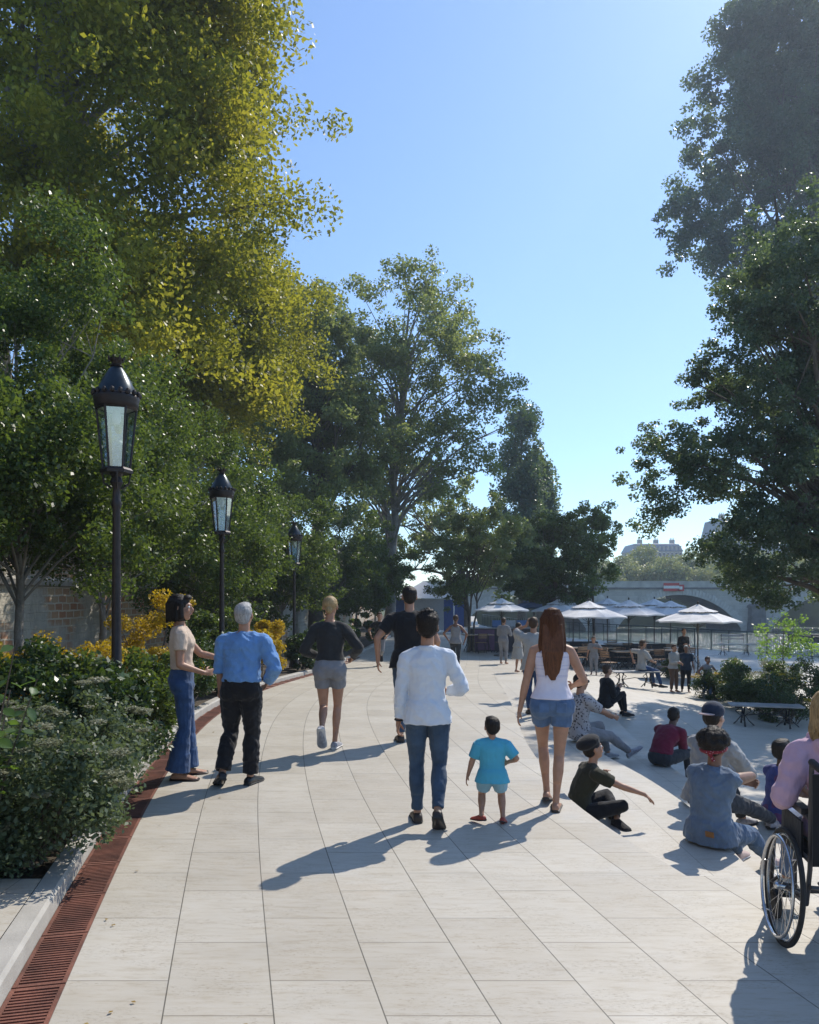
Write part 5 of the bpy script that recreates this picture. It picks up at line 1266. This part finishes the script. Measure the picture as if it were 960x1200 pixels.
# bobbed woman
r, k, Z, J, *_ = person('woman with a black bob in a beige tee and flared blue jeans, standing in profile', P_(214, 912), 1.81, 72, dict(vox=.0075, fem=True, skin='tan', hair='bob', haircol='dark', lean1=-3, lean2=-3, hyaw=-12, hpitch=0,
  footL=(-.11, .04, .085), footR=(.10, -.05, .085), fdirR=(.3, 1, 0), handL=(-.14, .42, 1.12), elbL=(-.4, -.6, -1), hdirL=(.1, 1, .1), palmL=(.3, 0, 1), handR=(.13, .19, 1.02), elbR=(.5, -1, -.1), hdirR=(-.5, .8, 0), palmR=(-.5, -.8, 0), curlL=.8,
  clothes=[('trousers', djb, dict(off=.010, t1=.14, len=.99, flare=.080, fold=.004)), ('tee', beige, dict(off=.012, t0=.13, sl=.27, hem=.004)), ('sandals', shoeb)]))
b = MB(); b.box(Z(J[-1][1])+V((.01, .10, .03)), (.07, .14, .009), rx=R(20)); o = b.build('smartphone', M('phone_dark', (.02, .02, .025), .15), None, bevel=.003); o.matrix_world = r.matrix_basis; bpy.context.view_layer.update(); o.location = r.location; o.rotation_euler = r.rotation_euler
tag(o, 'dark smartphone held in the hand of the woman with the black bob', 'phone')
b = MB()
for i in range(5): b.box(Z((0, .0, 0))+V((0.03, .125, 1.235-.018*i)), (.07-.01*(i % 2), .004, .008))
# jogger
person('blond jogger in a charcoal sweater and grey shorts running away', P_(387, 880), 1.81, 2, dict(vox=.0085, fem=True, skin='tan', hair='bun', haircol='blond', lean1=4, lean2=7, build=1.02,
  footL=(-.05, -.30, .30), footR=(.04, .10, .09), fdirL=(0, .5, -.85), fupL=(0, .8, .6), handL=(-.17, .20, 1.06), elbL=(-.75, -1, 0), handR=(.24, .16, 1.05), elbR=(.75, -1, 0), curlL=.9, curlR=.9, pel=(0, 0, .925), roll=-1,
  clothes=[('shorts', greyc, dict(len=.24, off=.016, t1=.14)), ('sweater', char, dict(off=.018, t0=.10, hem=.006, sl=.95)), ('shoes', shoeg, dict(sole=whsole))]))
# tall man in black tee
person('tall man in a black tee half hidden behind the white-shirted man', P_(480, 868), 1.93, 0, dict(vox=.0095, skin='tan', hair='short', haircol='dark', build=1.06, lean1=4, lean2=6,
  footL=(-.1, -.1, .085), footR=(.1, .2, .085), handL=(-.36, -.02, .92), elbL=(-1, -.6, 0), handR=(.3, .2, 1.0), hyaw=6,
  clothes=[('trousers', dj, dict(off=.016)), ('tee', blk, dict(off=.022, t0=-.10, sl=.33, hem=.012)), ('shoes', shoeb)]))
# far ones
person('runner in a dark tee and grey leggings coming towards the camera on the left', P_(445, 781), 1.82, 178, dict(vox=.014, skin='tan', hair='short', haircol='brown', footL=(-.06, -.25, .35), fdirL=(0, .5, -.8), footR=(.05, .1, .085), handL=(-.24, .18, 1.0), handR=(.28, .12, 1.0), lean1=4, lean2=5, elbL=(-.8, -1, 0), elbR=(.8, -1, 0),
  clothes=[('trousers', greyc, dict(off=.008)), ('tee', blk, dict(off=.014, t0=-.05, sl=.3)), ('shoes', blk)]))
person('woman in a grey strappy top with bare shoulders walking away behind the tall man', P_(534, 788), 1.72, 10, dict(vox=.014, fem=True, skin='brown', hair='bun', haircol='brown', footL=(-.06, .2, .085), footR=(.08, -.1, .085), handL=(-.25, .1, 1.0), handR=(.27, .05, .95), elbL=(-1, -.5, 0), elbR=(1, -.5, 0),
  clothes=[('trousers', teal, dict(off=.008)), ('tank', greyc, dict(off=.012, t0=-.05)), ('shoes', shoeg)]))
xm = (625-480)/900*14.2
person('man in a loose grey tee, hand at his head, behind the tank-top woman', (xm, 14.2, gz(xm, 14.2)), 1.80, 12, dict(vox=.011, skin='tan', hair='short', haircol='brown', hyaw=-10, footL=(-.08, .1, .085), footR=(.08, -.1, .085), handL=(-.13, .14, 1.60), elbL=(-1, .3, -.6), hdirL=(.2, 0, 1), palmL=(1, 0, 0), handR=(.30, .05, .85),
  clothes=[('trousers', djb, dict(off=.014)), ('tee', ltgrey, dict(off=.028, t0=-.12, sl=.42, hem=.02, slflare=.02)), ('shoes', shoeb)]))
person('girl in a pale dress with bare legs standing by the serving counter', P_(607, 788), 1.52, 60, dict(vox=.016, fem=True, kid=.3, skin='tan', hair='bun', haircol='dark', handL=(-.15, .3, 1.15), handR=(.2, .25, 1.1), elbL=(-1, 0, -.6), footR=(.14, .12, .085),
  clothes=[('tee', ltgrey, dict(off=.018, t0=-.02, sl=.3)), ('skirt', ltgrey, dict(len=.42))]))
person('child in a dark grey outfit standing between the cafe and the seated people', P_(696, 791), 1.32, 200, dict(vox=.016, kid=.55, skin='tan', hair='short', haircol='dark', handL=(-.14, .16, 1.2), elbL=(-1, 0, -.5), handR=(.3, .04, .7), footL=(-.12, .1, .085),
  clothes=[('trousers', greyc, dict(off=.014)), ('tee', greyc, dict(off=.02, t0=-.12, sl=.4))]))
person('person in grey standing at the serving counter below the left parasol', P_(590, 778), 1.62, 30, dict(vox=.018, skin='tan', hair='short', haircol='brown', handL=(-.15, .3, 1.1), handR=(.2, .3, 1.1),
  clothes=[('trousers', greyc, dict(off=.02)), ('sweater', greyc, dict(off=.022, t0=-.1, sl=.95))]))
xw = (801-480)/900*28
person('woman dressed in black standing by the pole of the rightmost parasol', (xw, 28, gz(xw, 28)), 1.66, 170, dict(vox=.016, fem=True, skin='tan', hair='bun', haircol='dark', handL=(-.1, .25, 1.1), handR=(.12, .25, 1.15),
  clothes=[('trousers', blk, dict(off=.018)), ('sweater', blk, dict(off=.022, t0=-.1, sl=.95))]))
person('person in a pale shirt and brown trousers, left of a pair of friends', P_(789, 811), 1.36, 150, dict(vox=.013, skin='tan', hair='short', haircol='brown', handL=(-.15, .25, 1.05), handR=(.1, .3, 1.1), footL=(-.12, .05, .085),
  clothes=[('trousers', fabric('brown_trouser', (.12, .07, .045), .2, .4), dict(off=.02)), ('shirt', ltgrey, dict(off=.022, t0=-.06))]))
person('person in dark blue with white cap of hair, right of a pair of friends', P_(804, 811), 1.36, -170, dict(vox=.013, skin='brown', hair='short', haircol='grey', handL=(-.28, .05, .85), handR=(.33, .1, .95), elbR=(1, -.5, 0), footR=(.14, 0, .085),
  clothes=[('trousers', blk, dict(off=.018)), ('tee', fabric('navy_tee', (.02, .035, .06), .2, .4), dict(off=.022, t0=-.1, sl=.4))]))
person('child in a grey top and blue trousers walking beside the right planting', P_(829, 819), 1.18, 175, dict(vox=.011, kid=.6, skin='brown', hair='short', haircol='dark', footL=(-.07, .15, .085), footR=(.07, -.22, .2), fdirR=(0, .8, -.5), handL=(-.27, .15, .95), handR=(.28, .12, .92), elbL=(-1, -.6, 0), elbR=(1, -.6, 0),
  clothes=[('trousers', dsh, dict(off=.018)), ('tee', greyc, dict(off=.022, t0=-.08, sl=.0)), ('shoes', whsole)]))
# man on bench with strap
sit = dict(elbL=(-1, -.3, -.5), elbR=(1, -.3, -.5))
bz = gz(bx1[0], bx1[1])
person('man in a grey tee and jeans sitting on the black iron bench, turned right', (bx1[0]+.22, bx1[1]+.05, bz), 1.68, 80, dict(vox=.014, skin='tan', hair='short', haircol='brown', pel=(0, 0, .585), footL=(-.2, .48, .085), footR=(.1, .55, .085), kneeL=(-.4, 1, .8), kneeR=(.2, 1, .8), lean1=-2, lean2=4, handL=(-.38, -.10, .82), handR=(.15, .33, .75), elbL=(-1, -.6, 0), elbR=(1, -.5, -.4), hyaw=8,
  clothes=[('trousers', djb, dict(off=.016)), ('tee', ltgrey, dict(off=.02, t0=-.05, sl=.45)), ('shoes', shoeb)]))
# seated on the steps
person('woman in black with tied brown hair sitting upright on the farthest step', (4.12, 16.1, zq(4.3, 16.1)), 1.70, 72, dict(vox=.012, fem=True, skin='tan', hair='short', haircol='brown', pel=(0, -.02, tread(2, 16.1)-zq(4.3, 16.1)+.11), footL=(-.1, .48, .085), footR=(.1, .42, .085), kneeL=(0, .6, 1), kneeR=(0, .6, 1), lean1=-1, lean2=8, handL=(-.05, .3, .62), handR=(.08, .28, .62), hpitch=-4,
  clothes=[('trousers', blk, dict(off=.016)), ('sweater', blk, dict(off=.024, t0=-.06, sl=.95)), ('shoes', blk)]))
person('man with sunglasses in a floral shirt sitting on the steps behind the tank-top woman', (2.58, 11.4, tread(2, 11.4)), 1.86, 66, dict(vox=.010, skin='tan', hair='short', haircol='dark', glasses=True, pel=(0, -.05, .44), footL=(-.12, .52, .10), footR=(.10, .72, .14), kneeL=(-.1, .5, 1), kneeR=(.2, .4, 1), lean1=-8, lean2=4, handL=(-.05, .52, .62), handR=(.10, .55, .60), fdirR=(.1, .8, .5), hyaw=4,
  clothes=[('trousers', greyc, dict(off=.018)), ('tee', fabric('floral_shirt', (.36, .35, .36), .06, .5, pattern=('floral', (.045, .04, .05), 26, .34)), dict(off=.022, t0=-.06, sl=.42, slflare=.015)), ('shoes', shoeg, dict(sole=whsole))]))
person('man in a maroon shirt hunched forward on the edge of the lowest step', (3.72, 11.3, -1.0), 1.76, 50, dict(vox=.0095, skin='dark', hair='short', haircol='dark', pel=(0, -.04, .44), footL=(-.16, .42, .085), footR=(.16, .46, .085), kneeL=(-.3, .6, 1), kneeR=(.3, .6, 1), lean1=14, lean2=48, handL=(-.03, .55, .62), handR=(.05, .55, .60), hpitch=10, hyaw=15, build=1.05,
  clothes=[('trousers', teal, dict(off=.018)), ('shirt', maroon, dict(off=.020, t0=.06, sl=.95)), ('shoes', blk)]))
person('youth in a black beret and olive vest sitting cross-legged on the upper step', (1.60, 7.25, tread(1, 7.2)), 1.54, 82, dict(vox=.0075, fem=True, skin='tan', hair='short', haircol='dark', pel=(0, 0, .12), pyaw=0, lean1=2, lean2=26, hpitch=-14, hyaw=6,
  footL=(.16, .36, .08), footR=(-.12, .42, .09), kneeL=(-1.4, .6, .65), kneeR=(1.4, .5, .65), fdirL=(1, .2, 0), fdirR=(-1, .2, 0), handR=(.28, .70, .32), elbR=(.6, -.6, -.4), handL=(-.08, .30, .50), elbL=(-.6, 0, -.6), curlR=.3, palmR=(0, 0, -1), hdirR=(0, .8, -.6),
  cap=('black', 2, (.012, .012, .014), (.012, .012, .014)),
  clothes=[('trousers', blk, dict(off=.020)), ('tee', fabric('olive_vest', (.035, .033, .018), .2, .5), dict(off=.022, t0=-.04, sl=.34, slflare=.01)), ('shoes', blk)]))
r, k, Z, J, hc, hm, pel, SH = person('person with an afro, red bandana and sleeveless denim vest sitting on the steps', (2.60, 6.62, tread(2, 6.62)), 1.80, 48, dict(vox=.0075, skin='brown', hair='afro', haircol='dark', band=True, pel=(0, 0, .44), lean1=-4, lean2=12, hpitch=-8, build=1.04,
  footL=(-.10, .72, .085), footR=(.16, .74, .085), kneeL=(-.15, .3, 1), kneeR=(.1, .3, 1), handL=(.02, .50, .78), handR=(-.02, .46, .82), elbL=(-1, .1, -.1), elbR=(1, .9, .2), hdirR=(-1, .1, 0), hdirL=(1, .3, 0), fdirR=(.3, 1, 0),
  clothes=[('trousers', fabric('denim_wash', (.06, .11, .19), .2, .8), dict(off=.020)), ('vest', dv, dict(off=.024, t0=-.08, hem=.012, fold=.009)), ('shoes', fabric('canvas_shoe', (.5, .38, .34), .1, .2), dict(sole=whsole))]))
b = MB(); b.box(Z(pel+V((.07, -.165, .02))), (.075, .012, .05), rx=R(8)); b.build('leather_patch', M('leather_tan', (.25, .11, .03), .6, .2, 30), r, bevel=.004)
person('man with a backwards navy cap and grey shirt sitting in profile on the steps', (3.04, 7.85, tread(2, 7.8)), 1.98, 62, dict(vox=.0085, skin='light', hair='short', haircol='dark', cap=('navy', 1, (.015, .025, .05), (.45, .33, .32)), pel=(0, -.02, .44*1.75/1.98), lean1=6, lean2=12, hyaw=10, hpitch=2,
  footL=(-.1, .60, .085), footR=(.1, .80, .085), kneeL=(-.1, .4, 1), kneeR=(.1, .4, 1), handL=(-.1, .50, .52), handR=(.12, .48, .50), elbR=(1, -.3, -.5), elbL=(-1, -.3, -.5),
  clothes=[('trousers', teal, dict(off=.02)), ('shirt', fabric('grey_overshirt', (.26, .27, .28), .15, .6), dict(off=.026, t0=-.06, sl=.95, hem=.01, fold=.009)), ('shoes', shoeg)]))
person('child in a sleeveless violet top sitting on the lowest step at the right', (3.98, 8.3, -1.0), 1.72, 66, dict(vox=.009, kid=.2, fem=True, skin='dark', hair='short', haircol='dark', pel=(0, 0, .45), lean1=0, lean2=10, hyaw=10, hpitch=-6, footL=(-.12, .5, .085), footR=(.12, .55, .085), kneeL=(-.1, .5, 1), kneeR=(.1, .5, 1), handL=(-.1, .42, .62), handR=(.15, .40, .62), elbR=(1, -.3, -.5),
  clothes=[('trousers', greyc, dict(off=.02)), ('tee', fabric('violet_top', (.05, .06, .20), .3, .4, pattern=('floral', (.12, .05, .12), 7, .3)), dict(off=.02, t0=-.05, sl=0)), ('shoes', blk)]))
# ------------------------------------------------------------------ wheelchair
WX, WY = 2.235, 3.93
wc = empty('wheelchair', (WX, WY, .004), R(-9)); tag(wc, 'wheelchair with a black backrest at the lower right edge', 'wheelchair')
chrome = M('chrome', (.55, .55, .56), .25, .1, 10, metal=.9); tyre = M('tyre', (.02, .02, .02), .8, .2, 40); wblack = fabric('wheelchair_canvas', (.012, .012, .013), .1, .3)
fr2 = M('chair_tube', (.06, .06, .065), .35, metal=.6)
for s_ in (-1, 1):
    cam_ = R(4)*s_; m_ = Matrix.Rotation(cam_*-1, 3, 'Y'); c0 = V((s_*.30, 0, .30)); Rw = .295
    def wp(a, rr_, off_=0): return c0+m_ @ V((off_, math.cos(a)*rr_, math.sin(a)*rr_))
    wh = MB(); wh.tube([wp(2*PI*i/56, Rw-.012) for i in range(56)], .0135, 8, closed=True); w_o = wh.build('wheel', tyre, wc, True)
    b = MB(); b.tube([wp(2*PI*i/56, Rw-.032) for i in range(56)], .008, 6, closed=True); b.build('rim', chrome, w_o, True)
    b = MB()
    for i in range(28):
        a = 2*PI*i/28; b.tube([wp(a+.25*(-1)**i, .022, .018*(1 if i % 4 < 2 else -1)), wp(a, Rw-.034)], .0013, 4)
    b.build('spokes', chrome, w_o)
    b = MB(); b.tube([wp(0, 0, -.03), wp(0, 0, .03)], .020, 12, True); b.build('hub', chrome, w_o, True)
    b = MB(); b.tube([wp(2*PI*i/48, Rw-.045, s_*.035) for i in range(48)], .0085, 8, closed=True)
    for i in range(6): a = 2*PI*i/6+.2; b.tube([wp(a, Rw-.045, s_*.035), wp(a, Rw-.032, 0)], .004, 5)
    b.build('handrim', chrome, w_o, True)
    b = MB(); x0 = s_*.23
    b.tube([(x0, -.20, 1.0), (x0, -.19, .93), (x0, -.17, .45), (x0, -.12, .26), (x0, .30, .22)], .0125, 8); b.tube([(x0, -.17, .49), (x0, .33, .50), (x0, .40, .42), (x0, .46, .12)], .0125, 8); b.tube([(x0, .05, .24), (x0, .05, .49)], .011, 8)
    b.tube([(x0, -.1, .30), (s_*.30, 0, .30)], .012, 6); b.build('side_frame', fr2, wc, True)
    b = MB(); b.tube([(x0, -.20, .985), (x0, -.30, .975)], .019, 10, True); b.build('push_handle', tyre, wc, True)
    b = MB(); b.tube([(x0, -.17, .70), (x0, .22, .70), (x0, .24, .50)], .011, 8); b.box((x0, .03, .722), (.05, .30, .03)); b.build('armrest', fr2, wc)
    b = MB(); b.box((x0+s_*.02, .03, .58), (.012, .30, .18)); b.build('skirt_guard', wblack, wc)
    b = MB(); cc_ = V((s_*.24, .34, .085)); b.tube([cc_+V((0, math.cos(a)*.068, math.sin(a)*.068)) for a in [2*PI*i/20 for i in range(20)]], .017, 8, closed=True); b.tube([cc_-V((.012, 0, 0)), cc_+V((.012, 0, 0))], .05, 14); c_o = b.build('caster', tyre, wc, True)
    b = MB(); b.tube([cc_+V((s_*.03, 0, 0)), cc_+V((s_*.03, .02, .10)), (x0, .32, .24)], .009, 6); b.tube([cc_-V((s_*.03, 0, 0)), cc_+V((-s_*.03, .02, .10)), (x0, .32, .24)], .009, 6); b.build('fork', fr2, c_o)
    b = MB(); b.box((s_*.14, .50, .11), (.16, .16, .018), rx=R(12)); b.build('footplate', tyre, wc, bevel=.005)
b = MB(); b.tube([(-.23, -.17, .36), (.23, .05, .26)], .011, 6); b.tube([(.23, -.17, .36), (-.23, .05, .26)], .011, 6); b.build('cross_brace', fr2, wc)
b = MB(); b.rings([[(x, yy+.035*math.cos(x*7)-.02*1, z) for x, yy in ((-.235, -.20), (-.12, -.212), (0, -.216), (.12, -.212), (.235, -.20), (.235, -.185), (0, -.2), (-.235, -.185))] for z in (.48, .62, .78, .93)]); b.build('backrest', wblack, wc, True)
b = MB(); b.box((0, .08, .485), (.44, .44, .05)); b.build('seat', wblack, wc, bevel=.015)
pinkh = fabric('pink_hoodie', (.50, .34, .44), .06, .6)
person('blond person in a pink hoodie sitting in the wheelchair at the right edge', (WX-.01, WY, .004), 1.54, 9, dict(roll=-8, hroll=-2, vox=.0075, fem=True, skin='light', hair='long', haircol='blond', hairlen=.2, pel=(0, .02, .67), lean1=-2, lean2=8, footL=(-.15, .53, .215), footR=(.15, .53, .215), kneeL=(0, 1, 1), kneeR=(0, 1, 1), hpitch=-10,
  handL=(-.24, .26, .84), elbL=(-.5, -1, -.3), handR=(.24, .26, .84), elbR=(.5, -1, -.3), palmL=(0, 0, -1), palmR=(0, 0, -1), build=1.05,
  clothes=[('trousers', fabric('light_jeans', (.14, .2, .32), .2, .5), dict(off=.02)), ('hoodie', pinkh, dict(off=.030, t0=-.02, sl=.93, fold=.010)), ('shoes', whsole)]))
